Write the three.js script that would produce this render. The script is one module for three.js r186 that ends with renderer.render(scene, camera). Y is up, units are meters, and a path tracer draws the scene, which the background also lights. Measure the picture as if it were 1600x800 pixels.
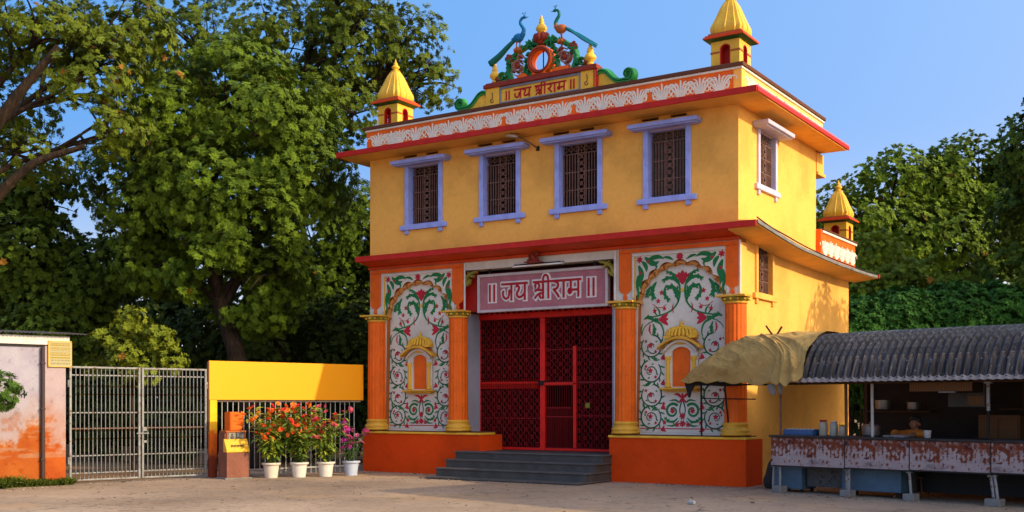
import * as THREE from 'three';
import { mergeGeometries, toCreasedNormals } from 'three/addons/utils/BufferGeometryUtils.js';
import { MarchingCubes } from 'three/addons/objects/MarchingCubes.js';
import { RoundedBoxGeometry } from 'three/addons/geometries/RoundedBoxGeometry.js';

// ---------- camera ----------
const scene = new THREE.Scene();
const camera = new THREE.PerspectiveCamera(2 * Math.atan(400 / 1743) * 180 / Math.PI, 2, 0.1, 1500);
const YAW = 33.04 * Math.PI / 180;
camera.position.set(8.213, 1.6, 20.778);
camera.lookAt(8.213 - Math.sin(YAW), 1.6, 20.778 - Math.cos(YAW));
camera.setViewOffset(1600, 800, 0, -232, 1600, 800);      // a shift lens: verticals stay upright

// ---------- sun and sky ----------
const SUN_EL = 24.5 * Math.PI / 180, SUN_AZ = 7.5 * Math.PI / 180;
const toSun = new THREE.Vector3(Math.cos(SUN_EL) * Math.cos(SUN_AZ), Math.sin(SUN_EL), -Math.cos(SUN_EL) * Math.sin(SUN_AZ));
const sun = new THREE.DirectionalLight(new THREE.Color().setRGB(1.0, 0.80, 0.50), 2.65);
sun.position.copy(toSun).multiplyScalar(80); sun.target.position.set(0, 0, 0);
sun.castShadow = true; sun.shadow.radius = 1.2; sun.shadow.mapSize.set(4096, 4096);
Object.assign(sun.shadow.camera, { left: -45, right: 45, top: 45, bottom: -45, near: 1, far: 200 });
scene.add(sun, sun.target);
{
  const W = 1024, H = 512, d = new Float32Array(W * H * 4);
  const lerp = (a, b, t) => a + (b - a) * t, ss = (a, b, x) => { const t = Math.min(1, Math.max(0, (x - a) / (b - a))); return t * t * (3 - 2 * t); };
  const hor = [0.62, 0.70, 0.80], mid = [0.083, 0.335, 0.79], zen = [0.09, 0.28, 0.68];
  for (let j = 0; j < H; j++) for (let i = 0; i < W; i++) {
    const el = ((j + 0.5) / H - 0.5) * Math.PI, az = ((i + 0.5) / W - 0.5) * 2 * Math.PI;
    const v = [Math.cos(el) * Math.cos(az), Math.sin(el), Math.cos(el) * Math.sin(az)];
    const cg = v[0] * toSun.x + v[1] * toSun.y + v[2] * toSun.z, g = Math.acos(Math.min(1, Math.max(-1, cg))), e = Math.max(0, v[1]);
    const warm = Math.exp(-e / 0.11) * (0.62 + 0.38 * cg);
    for (let c = 0; c < 3; c++) {
      let x = lerp(lerp(hor[c], mid[c], ss(0, 0.24, e)), zen[c], ss(0.30, 1, e));
      x += [1, 0.78, 0.47][c] * (1.5 * Math.exp(-g / 0.18) + 6.2 * Math.exp(-g / 0.42)) + [0.62, 0.40, 0.16][c] * warm * 1.2;   // wide warm aureole of evening haze, boosted to lift light on the shaded front
      d[(j * W + i) * 4 + c] = x * 0.66;
    }
    d[(j * W + i) * 4 + 3] = 1;
  }
  const t = new THREE.DataTexture(d, W, H, THREE.RGBAFormat, THREE.FloatType);
  t.mapping = THREE.EquirectangularReflectionMapping; t.magFilter = THREE.LinearFilter; t.needsUpdate = true;
  scene.background = t; scene.environment = t;
}
const renderer = new THREE.WebGLRenderer({ antialias: true });
renderer.toneMapping = THREE.LinearToneMapping;
renderer.toneMappingExposure = 1.72;
renderer.shadowMap.enabled = true;

// ---------- random numbers and noise ----------
function rng(seed) { let s = seed >>> 0; return () => { s = (s + 0x6d2b79f5) | 0; let t = Math.imul(s ^ (s >>> 15), 1 | s); t = (t + Math.imul(t ^ (t >>> 7), 61 | t)) ^ t; return ((t ^ (t >>> 14)) >>> 0) / 4294967296; }; }
const R0 = rng(11);
const PERM = (() => { const r = rng(77), p = new Uint8Array(512); for (let i = 0; i < 256; i++) p[i] = i; for (let i = 255; i > 0; i--) { const j = Math.floor(r() * (i + 1)); [p[i], p[j]] = [p[j], p[i]]; } for (let i = 0; i < 256; i++) p[i + 256] = p[i]; return p; })();
const sm = (t) => t * t * (3 - 2 * t);
function vnoise2(x, y, P) {                    // value noise, period P
  const xi = Math.floor(x), yi = Math.floor(y), u = sm(x - xi), v = sm(y - yi);
  const w = (a) => ((a % P) + P) % P, h = (a, b) => PERM[(PERM[w(a) & 255] + w(b)) & 255] / 255;
  const a = h(xi, yi), b = h(xi + 1, yi), c = h(xi, yi + 1), d = h(xi + 1, yi + 1);
  return a + (b - a) * u + (c - a) * v + (a - b - c + d) * u * v;
}
function fbm2(x, y, P, oct) { let s = 0, a = 0.5, n = 0; for (let o = 0; o < oct; o++) { s += a * vnoise2(x + o * 17, y + o * 31, P); n += a; x *= 2; y *= 2; P *= 2; a *= 0.5; } return s / n; }
function vnoise3(x, y, z) {
  const xi = Math.floor(x), yi = Math.floor(y), zi = Math.floor(z), u = sm(x - xi), v = sm(y - yi), w = sm(z - zi);
  const h = (a, b, c) => PERM[(PERM[(PERM[a & 255] + b) & 255] + c) & 255] / 255, L = (a, b, t) => a + (b - a) * t;
  return L(L(L(h(xi, yi, zi), h(xi + 1, yi, zi), u), L(h(xi, yi + 1, zi), h(xi + 1, yi + 1, zi), u), v),
    L(L(h(xi, yi, zi + 1), h(xi + 1, yi, zi + 1), u), L(h(xi, yi + 1, zi + 1), h(xi + 1, yi + 1, zi + 1), u), v), w);
}
const clamp = (x, a = 0, b = 1) => Math.min(b, Math.max(a, x));
const sstep = (a, b, x) => sm(clamp((x - a) / (b - a)));
// ---------- textures: fn(u, v) -> [r, g, b] in 0..1 (sRGB) ----------
function tex(w, h, fn, metres, srgb = true) {
  const d = new Uint8Array(w * h * 4);
  for (let j = 0; j < h; j++) for (let i = 0; i < w; i++) { const c = fn(i / w, j / h); const o = (j * w + i) * 4; for (let k = 0; k < 3; k++) d[o + k] = clamp(c[k]) * 255; d[o + 3] = 255; }
  const t = new THREE.DataTexture(d, w, h); t.wrapS = t.wrapT = THREE.RepeatWrapping; t.magFilter = THREE.LinearFilter; t.minFilter = THREE.LinearFilter;
  if (srgb) t.colorSpace = THREE.SRGBColorSpace;
  if (metres) t.repeat.set(1 / metres, 1 / metres);
  t.needsUpdate = true; return t;
}
const gray = (x) => [x, x, x];
const T = {};
T.plaster = tex(768, 768, (u, v) => {           // rolled paint on plaster: faint blotches, rain streaks with a grain, specks
  const b = fbm2(u * 5, v * 5, 5, 5), f = fbm2(u * 60, v * 60, 60, 3), st = fbm2(u * 40, v * 3, 3, 4);
  const streak = sstep(0.60, 0.80, st) * sstep(0.4, 0.7, fbm2(u * 9 + 3, v * 2, 1, 3));
  const spot = sstep(0.72, 0.80, fbm2(u * 34 + 5, v * 34, 34, 3));
  const x = 0.985 - 0.09 * sstep(0.35, 0.8, b) - 0.05 * f - 0.085 * streak;
  return [x - 0.02 * spot, x - 0.03 * spot - 0.008 * streak, x - 0.035 * spot - 0.014 * streak];
}, 3.7);
T.plasterB = tex(512, 512, (u, v) => gray(0.5 * fbm2(u * 8, v * 8, 8, 4) + 0.5 * fbm2(u * 70, v * 70, 70, 3)), 1.3, false);
T.rough = tex(512, 512, (u, v) => gray(0.72 + 0.28 * fbm2(u * 9, v * 9, 9, 5)), 1.9, false);
T.paint = tex(512, 512, (u, v) => {               // brushed enamel paint with small chips
  const b = fbm2(u * 6, v * 6, 6, 5), chip = 0.6 * sstep(0.70, 0.76, fbm2(u * 28, v * 28, 28, 4)), x = 1 - 0.18 * b;
  return [x - 0.12 * chip, x - 0.16 * chip, x - 0.14 * chip];
}, 1.1);
T.stone = tex(512, 512, (u, v) => { const x = 0.72 + 0.26 * fbm2(u * 8, v * 8, 8, 5) + 0.12 * (fbm2(u * 90, v * 90, 90, 2) - 0.5); const du = sstep(0.55, 0.8, fbm2(u * 5 + 2, v * 9, 1, 4)); return [x + 0.12 * du, x + 0.09 * du, x + 0.05 * du]; }, 1.2);
T.metal = tex(512, 512, (u, v) => { const x = 0.9 - 0.25 * fbm2(u * 8, v * 8, 8, 5), r = sstep(0.64, 0.74, fbm2(u * 20, v * 20 + 9, 20, 4)); return [x - 0.18 * r, x - 0.38 * r, x - 0.5 * r]; }, 0.9);
T.wood = tex(512, 512, (u, v) => { const g = fbm2(u * 60 + 2 * fbm2(u * 4, v * 2, 2, 3), v * 3, 3, 4), x = 0.62 + 0.38 * g; return [x, x * 0.97, x * 0.92]; }, 0.8);
T.bark = tex(512, 512, (u, v) => { const g = fbm2(u * 26, v * 7, 7, 5), l = fbm2(u * 6, v * 6 + 3, 6, 4), x = 0.35 + 0.75 * g * (0.6 + 0.5 * l); return [x, x * 0.95, x * 0.86]; }, 1.0);
T.cloth = tex(512, 512, (u, v) => { const w = 0.5 + 0.25 * Math.sin(u * 512 * 0.9) + 0.25 * Math.sin(v * 512 * 0.9), s = fbm2(u * 6, v * 6, 6, 5), st = sstep(0.58, 0.72, fbm2(u * 11 + 4, v * 11, 11, 4)); const x = 0.92 - 0.06 * w - 0.14 * s; return [x - 0.06 * st, x - 0.07 * st, x - 0.07 * st]; }, 1.6);

// ---------- materials ----------
function mat(color, rough = 0.8, o = {}) {
  const m = new THREE.MeshPhysicalMaterial(); m.specularIntensity = o.spec ?? 0.55;
  m.color.setRGB(...color); m.roughness = rough; m.metalness = o.metal ?? 0;
  if (o.map) m.map = o.map;
  if (o.bump) { m.bumpMap = o.bump; m.bumpScale = o.bumpScale ?? 0.003; }
  if (o.roughMap) m.roughnessMap = o.roughMap;
  if (o.more) m.setValues(o.more);
  m.side = THREE.DoubleSide;
  return m;
}
const wallOf = (c) => mat(c, 0.86, { map: T.plaster, bump: T.plasterB, bumpScale: 0.004, spec: 0.2 });
const enamel = (c, r = 0.5) => mat(c, r, { map: T.paint, bump: T.plasterB, bumpScale: 0.0015, spec: 0.4 });
const M = {
  yellow: wallOf([0.94, 0.48, 0.105]), yellowLow: wallOf([0.92, 0.48, 0.11]), cream: wallOf([0.72, 0.685, 0.61]), white: enamel([0.80, 0.77, 0.72], 0.6), paleBlue: wallOf([0.36, 0.36, 0.46]),
  orange: enamel([0.92, 0.15, 0.008], 0.55), orangeRed: enamel([0.68, 0.07, 0.012], 0.6), plinth: wallOf([0.72, 0.066, 0.006]), red: enamel([0.58, 0.022, 0.014], 0.5), darkRed: enamel([0.26, 0.010, 0.012], 0.55),
  lilac: enamel([0.37, 0.45, 0.97], 0.55), gold: enamel([0.80, 0.42, 0.045], 0.38), goldPaint: enamel([0.93, 0.53, 0.05], 0.42), green: enamel([0.014, 0.21, 0.06], 0.5), brightGreen: enamel([0.04, 0.38, 0.08], 0.5), scallop: enamel([0.72, 0.30, 0.075], 0.6), darkGreen: enamel([0.012, 0.10, 0.045], 0.5), oliveGold: enamel([0.30, 0.26, 0.04], 0.55),
  rose: enamel([0.58, 0.022, 0.045], 0.5), pink: enamel([0.66, 0.16, 0.22], 0.5), tendril: enamel([0.36, 0.17, 0.15], 0.5), signPink: enamel([0.46, 0.165, 0.20], 0.45), signFrame: enamel([0.60, 0.52, 0.52], 0.45), letterRed: enamel([0.46, 0.008, 0.018], 0.4), letterWhite: enamel([0.82, 0.76, 0.74], 0.4),
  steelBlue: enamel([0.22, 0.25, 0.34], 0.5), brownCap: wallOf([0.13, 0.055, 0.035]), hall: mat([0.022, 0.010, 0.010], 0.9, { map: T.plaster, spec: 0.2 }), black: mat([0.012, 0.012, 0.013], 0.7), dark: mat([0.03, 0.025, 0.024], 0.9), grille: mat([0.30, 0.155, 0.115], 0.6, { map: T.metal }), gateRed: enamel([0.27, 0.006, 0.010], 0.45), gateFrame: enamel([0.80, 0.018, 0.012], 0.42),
  stone: mat([0.085, 0.084, 0.083], 0.55, { map: T.stone, bump: T.plasterB, bumpScale: 0.003 }), stoneTop: mat([0.115, 0.113, 0.112], 0.5, { map: T.stone, bump: T.plasterB, bumpScale: 0.003 }), curtain: mat([0.018, 0.011, 0.010], 0.95, { map: T.cloth }), paleCurtain: mat([0.13, 0.115, 0.10], 0.95, { map: T.cloth }),
  peacockBlue: enamel([0.01, 0.17, 0.42], 0.4), peacockGreen: enamel([0.008, 0.15, 0.12], 0.4), teal: enamel([0.012, 0.17, 0.25], 0.4), terracotta: enamel([0.46, 0.13, 0.035], 0.55), terracottaDark: enamel([0.28, 0.035, 0.018], 0.55),
  galv: mat([0.40, 0.41, 0.43], 0.5, { metal: 0.35, map: T.metal, roughMap: T.rough }), whiteMetal: enamel([0.58, 0.57, 0.56], 0.5), wood: mat([0.22, 0.115, 0.055], 0.8, { map: T.wood }), woodDark: mat([0.10, 0.055, 0.03], 0.8, { map: T.wood }), concrete: mat([0.26, 0.25, 0.245], 0.92, { map: T.stone, bump: T.plasterB, bumpScale: 0.006 }), bark: mat([0.075, 0.05, 0.036], 0.95, { map: T.bark, bump: T.bark, bumpScale: 0.02 }),
};
// ---------- geometry helpers ----------
function clean(g) { g = g.index ? g.toNonIndexed() : g; for (const k of Object.keys(g.attributes)) if (!['position', 'normal', 'uv'].includes(k)) g.deleteAttribute(k); if (!g.attributes.normal) g.computeVertexNormals(); g.morphAttributes = {}; return g; }
function metreUV(g) {                          // uv in metres, by the way each face points
  const p = g.attributes.position, uv = new Float32Array(p.count * 2), a = new THREE.Vector3(), b = new THREE.Vector3(), c = new THREE.Vector3(), n = new THREE.Vector3();
  for (let i = 0; i < p.count; i += 3) {
    a.fromBufferAttribute(p, i); b.fromBufferAttribute(p, i + 1); c.fromBufferAttribute(p, i + 2);
    n.subVectors(b, a).cross(c.clone().sub(a)); const ax = Math.abs(n.x), ay = Math.abs(n.y), az = Math.abs(n.z);
    [a, b, c].forEach((q, k) => { const [s, t] = ay > ax && ay > az ? [q.x, q.z] : ax > az ? [q.z + 3.3, q.y] : [q.x, q.y]; uv[(i + k) * 2] = s; uv[(i + k) * 2 + 1] = t; });
  }
  g.setAttribute('uv', new THREE.BufferAttribute(uv, 2)); return g;
}
const counts = {};
function numbered(name) { const n = counts[name] = (counts[name] ?? -1) + 1; return n ? name + '_' + String(n).padStart(3, '0') : name; }
function mesh(name, geos, m, parent, keepUV = false) {
  geos = [].concat(geos).map((g) => { g = clean(g); return keepUV ? g : metreUV(g); });
  const o = new THREE.Mesh(geos.length > 1 ? mergeGeometries(geos) : geos[0], m); o.name = name; o.castShadow = o.receiveShadow = true;
  if (parent) parent.add(o); return o;
}
function copyMesh(o, parent) { const c = new THREE.Mesh(o.geometry, o.material); c.name = o.name; c.castShadow = c.receiveShadow = true; parent.add(c); return c; }
function tag(o, label, category, group) { o.name = numbered(o.name); o.userData.label = label; o.userData.category = category; if (group) o.userData.group = group; scene.add(o); return o; }
function thing(name, label, category, pos = [0, 0, 0], turn = 0, group) { const o = new THREE.Group(); o.name = name; o.position.set(...pos); o.rotation.y = turn; return tag(o, label, category, group); }
function struct(name, geos, m, keepUV) { const o = mesh(numbered(name), geos, m, scene, keepUV); o.userData.kind = 'structure'; return o; }
const box = (x0, x1, y0, y1, z0, z1) => new THREE.BoxGeometry(x1 - x0, y1 - y0, z1 - z0).translate((x0 + x1) / 2, (y0 + y1) / 2, (z0 + z1) / 2);
function rbox(x0, x1, y0, y1, z0, z1, r = 0.012) { const w = x1 - x0, h = y1 - y0, d = z1 - z0; return new RoundedBoxGeometry(w, h, d, 1, Math.min(r, w / 2.05, h / 2.05, d / 2.05)).translate((x0 + x1) / 2, (y0 + y1) / 2, (z0 + z1) / 2); }
const V = (x, y, z) => new THREE.Vector3(x, y, z);
const cyl = (r0, r1, h, x, y, z, n = 20) => new THREE.CylinderGeometry(r1, r0, h, n).translate(x, y + h / 2, z);   // r0 bottom, y = bottom
const lathe = (pts, x, y, z, n = 24) => new THREE.LatheGeometry(pts.map(([r, h]) => new THREE.Vector2(r, h)), n).translate(x, y, z);
const ball = (r, x, y, z, sx = 1, sy = 1, sz = 1, n = 14) => new THREE.SphereGeometry(r, n, Math.round(n * 0.7)).scale(sx, sy, sz).translate(x, y, z);
function bar(a, b, r, n = 8) { const d = V(b[0] - a[0], b[1] - a[1], b[2] - a[2]), L = d.length(); return new THREE.CylinderGeometry(r, r, L, n).applyQuaternion(new THREE.Quaternion().setFromUnitVectors(V(0, 1, 0), d.normalize())).translate((a[0] + b[0]) / 2, (a[1] + b[1]) / 2, (a[2] + b[2]) / 2); }
function tube(pts, rad, seg = 16, n = 8, straight = false) {          // rad(t) or a number: a tapered tube
  const P = pts.map((p) => V(...p)), curve = straight ? null : new THREE.CatmullRomCurve3(P), pos = [], idx = [], N = straight ? P.length - 1 : seg;
  let up = V(0.31, 0.93, 0.2).normalize();
  for (let i = 0; i <= N; i++) {
    const t = i / N, c = straight ? P[i] : curve.getPoint(t), d = straight ? P[Math.min(N, i + 1)].clone().sub(P[Math.max(0, i - 1)]).normalize() : curve.getTangent(t);
    const a = up.clone().addScaledVector(d, -up.dot(d)).normalize(), b = d.clone().cross(a), r = typeof rad === 'function' ? rad(t) : rad; up = a;
    for (let k = 0; k < n; k++) { const q = (k / n) * Math.PI * 2; pos.push(c.x + r * (a.x * Math.cos(q) + b.x * Math.sin(q)), c.y + r * (a.y * Math.cos(q) + b.y * Math.sin(q)), c.z + r * (a.z * Math.cos(q) + b.z * Math.sin(q))); }
  }
  for (let i = 0; i < N; i++) for (let k = 0; k < n; k++) { const a = i * n + k, b = i * n + (k + 1) % n, c = a + n, e = b + n; idx.push(a, b, c, b, e, c); }
  for (const [o, f] of [[0, 1], [N * n, -1]]) for (let k = 1; k < n - 1; k++) f > 0 ? idx.push(o, o + k + 1, o + k) : idx.push(o, o + k, o + k + 1);
  const g = new THREE.BufferGeometry(); g.setAttribute('position', new THREE.Float32BufferAttribute(pos, 3)); g.setIndex(idx); g.computeVertexNormals();
  return g;
}
function ext(shape, z0, z1, bevel = 0) {       // a Shape in x, y pushed from z0 to z1
  const b = Math.min(bevel, (z1 - z0) / 2.2);
  return new THREE.ExtrudeGeometry(shape, { depth: z1 - z0 - 2 * b, bevelEnabled: b > 0, bevelSize: b, bevelThickness: b, bevelOffset: -b, bevelSegments: 1, curveSegments: 16 }).translate(0, 0, z0 + b);
}
const poly = (pts) => { const s = new THREE.Shape(); pts.forEach(([x, y], i) => (i ? s.lineTo(x, y) : s.moveTo(x, y))); s.closePath(); return s; };
const rect = (x0, x1, y0, y1) => poly([[x0, y0], [x1, y0], [x1, y1], [x0, y1]]);
const rectHole = (x0, x1, y0, y1) => { const p = new THREE.Path(); p.moveTo(x0, y0); p.lineTo(x0, y1); p.lineTo(x1, y1); p.lineTo(x1, y0); p.closePath(); return p; };
// a raised painted or modelled stroke in the x, y plane; w = full width, a number or w(t); h = how far it stands out
function ribbon(pts, w, h, o = {}) {
  const n = o.seg ?? (o.straight ? pts.length - 1 : Math.max(6, pts.length * 4));
  const C = pts.map(([x, y]) => new THREE.Vector3(x, y, 0)), cv = o.straight ? null : new THREE.CatmullRomCurve3(C, false, 'centripetal'), pos = [], idx = [];
  for (let i = 0; i <= n; i++) {
    const t = i / n, p = o.straight ? C[i] : cv.getPoint(t), d = o.straight ? C[Math.min(n, i + 1)].clone().sub(C[Math.max(0, i - 1)]).normalize() : cv.getTangent(t), W = (typeof w === 'function' ? w(t) : w) / 2, top = Math.max(W * 0.55, W - h * 0.8);
    const nx = -d.y, ny = d.x;
    pos.push(p.x + nx * W, p.y + ny * W, 0, p.x + nx * top, p.y + ny * top, h, p.x - nx * top, p.y - ny * top, h, p.x - nx * W, p.y - ny * W, 0);
  }
  for (let i = 0; i < n; i++) for (let k = 0; k < 3; k++) { const a = i * 4 + k, b = a + 1, c = a + 4, e = b + 4; idx.push(a, b, c, b, e, c); }
  idx.push(0, 2, 1, 0, 3, 2); const q = n * 4; idx.push(q, q + 1, q + 2, q, q + 2, q + 3);
  const g = new THREE.BufferGeometry(); g.setAttribute('position', new THREE.Float32BufferAttribute(pos, 3)); g.setIndex(idx);
  const f = g.toNonIndexed(); f.computeVertexNormals(); return f;
}
const leafW = (w) => (t) => 0.004 + w * Math.pow(Math.sin(Math.PI * Math.min(1, 0.06 + t * 0.94)), 0.8) * (1 - 0.25 * t);
const taperW = (a, b) => (t) => a + (b - a) * t;
const spiral = (cx, cy, r0, r1, a0, turns, n = 14) => Array.from({ length: n + 1 }, (_, i) => { const t = i / n, a = a0 + turns * 2 * Math.PI * t, r = r0 + (r1 - r0) * t; return [cx + r * Math.cos(a), cy + r * Math.sin(a)]; });
const mirror = (pts) => pts.map(([x, y]) => [-x, y]);
const moved = (g, x, y, z, ry = 0) => g.clone().rotateY(ry).translate(x, y, z);

function meshes(name, geos, m, parent) { return geos.map((g) => mesh(name, g, m, parent)); }   // each piece a part of its own
// =====================================================================
// GROUND
// =====================================================================
{
  const groundTex = tex(512, 512, (u, v) => { const x = 0.62 + 0.3 * fbm2(u * 8, v * 8, 8, 6), g = fbm2(u * 60, v * 60, 60, 3); return [x + 0.08 * g, x * 0.92 + 0.08 * g, x * 0.80 + 0.06 * g]; }, 9);
  const g = new THREE.PlaneGeometry(900, 900, 8, 8).rotateX(-Math.PI / 2);
  struct('ground', g, mat([0.36, 0.27, 0.17], 0.98, { map: groundTex }));
  // cast concrete yard: blotches, wheel tracks, dust, stains, hairline cracks
  const yard = tex(1024, 1024, (u, v) => {
    const b = fbm2(u * 6, v * 6, 6, 6), f = fbm2(u * 90, v * 90, 90, 4), fine = fbm2(u * 400, v * 400, 400, 2), tr = fbm2(u * 3 + 9, v * 26, 1, 5);
    const stain = sstep(0.60, 0.74, fbm2(u * 13 + 3, v * 21, 1, 5)), dust = sstep(0.52, 0.75, fbm2(u * 10 + 7, v * 10, 10, 5)), pit = sstep(0.70, 0.76, fbm2(u * 150, v * 150, 150, 3));
    const ck = Math.abs(fbm2(u * 9 + 1, v * 9 + 4, 9, 5) - 0.5), crack = 1 - sstep(0.0015, 0.005, ck), ck2 = Math.abs(fbm2(u * 5 + 8, v * 5, 5, 6) - 0.47), crack2 = 1 - sstep(0.001, 0.004, ck2);
    let x = 0.84 + 0.20 * (b - 0.5) * 2 * 0.8 + 0.10 * (f - 0.5) + 0.07 * (fine - 0.5) + 0.16 * (tr - 0.5);
    x -= 0.22 * stain + 0.13 * pit + 0.10 * sstep(0.52, 0.66, fbm2(u * 4 + 2, v * 17 + 5, 1, 5)) + 0.22 * Math.max(crack, crack2);
    return [x + 0.055 * dust, x * 0.955 + 0.03 * dust, x * 0.90 - 0.01 * dust];
  });
  const yardB = tex(512, 512, (u, v) => gray(0.5 * fbm2(u * 20, v * 20, 20, 4) + 0.5 * fbm2(u * 200, v * 200, 200, 3)), 0, false);
  yard.repeat.set(1 / 13, 1 / 13); yardB.repeat.set(1 / 6, 1 / 6);
  const s = new THREE.PlaneGeometry(62, 46).rotateX(-Math.PI / 2).translate(19.4, 0.004, 15);   // x -11.6 .. 50.4, z -8 .. 38
  struct('courtyard_paving', s, mat([0.50, 0.405, 0.33], 0.93, { map: yard, bump: yardB, bumpScale: 0.012 }));
  struct('driveway', new THREE.PlaneGeometry(16, 3.4).rotateX(-Math.PI / 2).rotateY(-0.2796).translate(-19.2, 0.005, 3.5), mat([0.36, 0.24, 0.15], 0.97, { map: groundTex }));
}

// =====================================================================
// TEMPLE GATEHOUSE   front face z = 0 (x -9.4 .. 0), right side face x = 0
// =====================================================================
const house = thing('temple_gatehouse', 'two storey yellow temple gatehouse with orange columns and painted floral panels', 'gatehouse');
// ---- upper storey ----
const WIN = [[-8.21, -7.31], [-6.07, -5.17], [-4.08, -3.12], [-1.96, -1.10]];
const WY0 = 5.83, WY1 = 7.22;
{
  const s = rect(-9.4, 0, 5.12, 7.5);
  for (const [a, b] of WIN) s.holes.push(rectHole(a, b, WY0, WY1));
  for (const [a, b] of WIN) for (const q of [0, 1]) s.holes.push(rectHole(a - 0.16 + q * 0.66, a + 0.24 + q * 0.62, 7.425, 7.488));
  mesh('upper_wall', ext(s, -0.25, 0), M.yellow, house);
  const side = rect(0.25, 4.8, 5.12, 7.5); side.holes.push(rectHole(1.10, 2.02, 6.10, 7.22));
  mesh('upper_wall', ext(side, 0, 0.25).rotateY(Math.PI / 2).translate(-0.25, 0, 0), M.yellow, house);
  mesh('upper_wall', box(-9.4, -9.15, 5.12, 7.5, -4.8, -0.25), M.yellow, house);
  mesh('upper_wall', box(-9.15, -0.25, 5.12, 7.5, -4.8, -4.55), M.yellow, house);
  mesh('beam', [box(-9.4, 0.02, 7.02, 7.46, -5.32, -4.81), box(-0.5, 0.05, 6.95, 7.02, -5.36, -4.83)], M.yellow, house);
  for (const [a] of WIN) for (const q of [0, 1]) mesh('ventilator', [box(a - 0.155 + q * 0.66, a + 0.235 + q * 0.62, 7.427, 7.486, -0.24, -0.09)], M.dark, house);
  for (const [a, b] of WIN) mesh('ventilator_ledge', rbox(a - 0.22, b + 0.06, 7.375, 7.418, 0.001, 0.06, 0.01), M.yellow, house);
}
// ---- eave slab, parapet ----
mesh('roof_slab', [ext(poly([[-0.62, 7.535], [0.02, 7.502], [5.2, 7.502], [5.26, 7.535], [5.26, 7.60], [-0.62, 7.60]]), -9.9, 0.60).rotateY(Math.PI / 2).scale(1, 1, 1)].map((g) => g), M.yellow, house);
meshes('eave_edge', [rbox(-9.92, 0.62, 7.51, 7.635, 0.615, 0.65, 0.01), rbox(-9.93, -9.905, 7.51, 7.635, -5.28, 0.612, 0.01)], M.red, house);
meshes('eave_edge', [rbox(0.604, 0.635, 7.52, 7.60, -5.30, 0.612, 0.01)], M.red, house);
mesh('eave_trim', [rbox(0.600, 0.628, 7.604, 7.64, -5.30, 0.612, 0.008)], M.pink, house);
mesh('parapet', [box(-9.42, 0.1, 7.601, 8.16, -0.08, 0.10)], M.orange, house);
mesh('parapet', [box(-0.08, 0.1, 7.601, 8.16, -5.0, -0.081), box(-9.42, -0.081, 7.601, 8.16, -5.0, -4.82), box(-9.42, -9.24, 7.601, 8.16, -4.82, -0.081)], wallOf([0.88, 0.62, 0.20]), house);
mesh('parapet_post', rbox(-0.06, 0.115, 7.60, 8.158, -0.06, 0.115, 0.008), M.yellow, house);
meshes('moulding', [rbox(-9.45, 0.13, 8.16, 8.205, -0.1, 0.135, 0.01), rbox(-0.1, 0.135, 8.16, 8.205, -5.02, -0.101, 0.01)], M.white, house);
meshes('coping', [rbox(-9.48, 0.16, 8.206, 8.285, -0.13, 0.165, 0.015), rbox(-0.13, 0.165, 8.206, 8.285, -5.05, -0.131, 0.015), rbox(-9.45, -9.2, 8.206, 8.285, -5.05, -0.131, 0.015), rbox(-9.19, -0.14, 8.206, 8.285, -5.05, -4.8, 0.015)], M.brownCap, house);
// white plume reliefs on the orange parapet
function plumeMotif(w, h, nuclei, seed) {
  const r = rng(seed), gs = []; let k = 0;
  for (let q = 0; q < nuclei; q++) {
    const cx = nuclei > 1 ? -w / 2 + w * (q + 0.5) / nuclei : 0, span = w / nuclei;
    for (let i = -3; i <= 3; i++) {
      const lean = i * 0.15 * span * 1.05, top = h * (0.97 - 0.055 * Math.abs(i)) * (0.92 + 0.1 * r()), b = cx + i * 0.02;
      const p = [[b, 0.01], [b + lean * 0.35, top * 0.45], [b + lean * 0.95, top * 0.86], [b + lean * 1.38 + Math.sign(i) * 0.02, top * (0.98 - 0.05 * Math.abs(i))]];
      if (Math.abs(i) > 1) p.push([b + lean * 1.6, top * (0.80 - 0.06 * Math.abs(i))]);
      gs.push(ribbon(p, (t) => 0.022 + 0.026 * Math.sin(Math.PI * Math.min(1, 0.25 + t * 0.75)), 0.014 + 0.0006 * (k++ % 9)));
    }
    for (const s of [-1, 1]) gs.push(ribbon(spiral(cx + s * span * 0.36, h * 0.24, h * 0.20, h * 0.06, s > 0 ? Math.PI : 0, s * -0.9), (t) => 0.038 - 0.012 * t, 0.013 + 0.0006 * (k++ % 9)));
  }
  for (const s of [-1, 1]) gs.push(ribbon([[s * w * 0.30, 0.02], [s * w * 0.42, h * 0.10], [s * w * 0.5, h * 0.34], [s * w * 0.485, h * 0.6]], (t) => 0.05 * (1 - t * 0.6), 0.012 + 0.0006 * (k++ % 9)));
  return mergeGeometries(gs.map(clean));
}
{
  const big = plumeMotif(1.66, 0.385, 4, 5), small = plumeMotif(0.78, 0.37, 2, 8), y = 7.765;
  const B = mesh('plume_relief', big, M.white), S = mesh('plume_relief', small, M.white), Ls = mesh('plume_relief', plumeMotif(1.45, 0.38, 3, 3), M.white);
  const put = (src, x, z, ry = 0) => { const c = copyMesh(src, house); c.position.set(x, y, z); c.rotation.y = ry; };
  for (let i = 0; i < 4; i++) put(B, -0.98 - i * 1.79, 0.101);
  put(Ls, -7.92, 0.101); put(S, -8.86, 0.101);
  for (let i = 0; i < 3; i++) put(Ls, 0.101, -0.95 - i * 1.55, Math.PI / 2);
}
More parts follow.
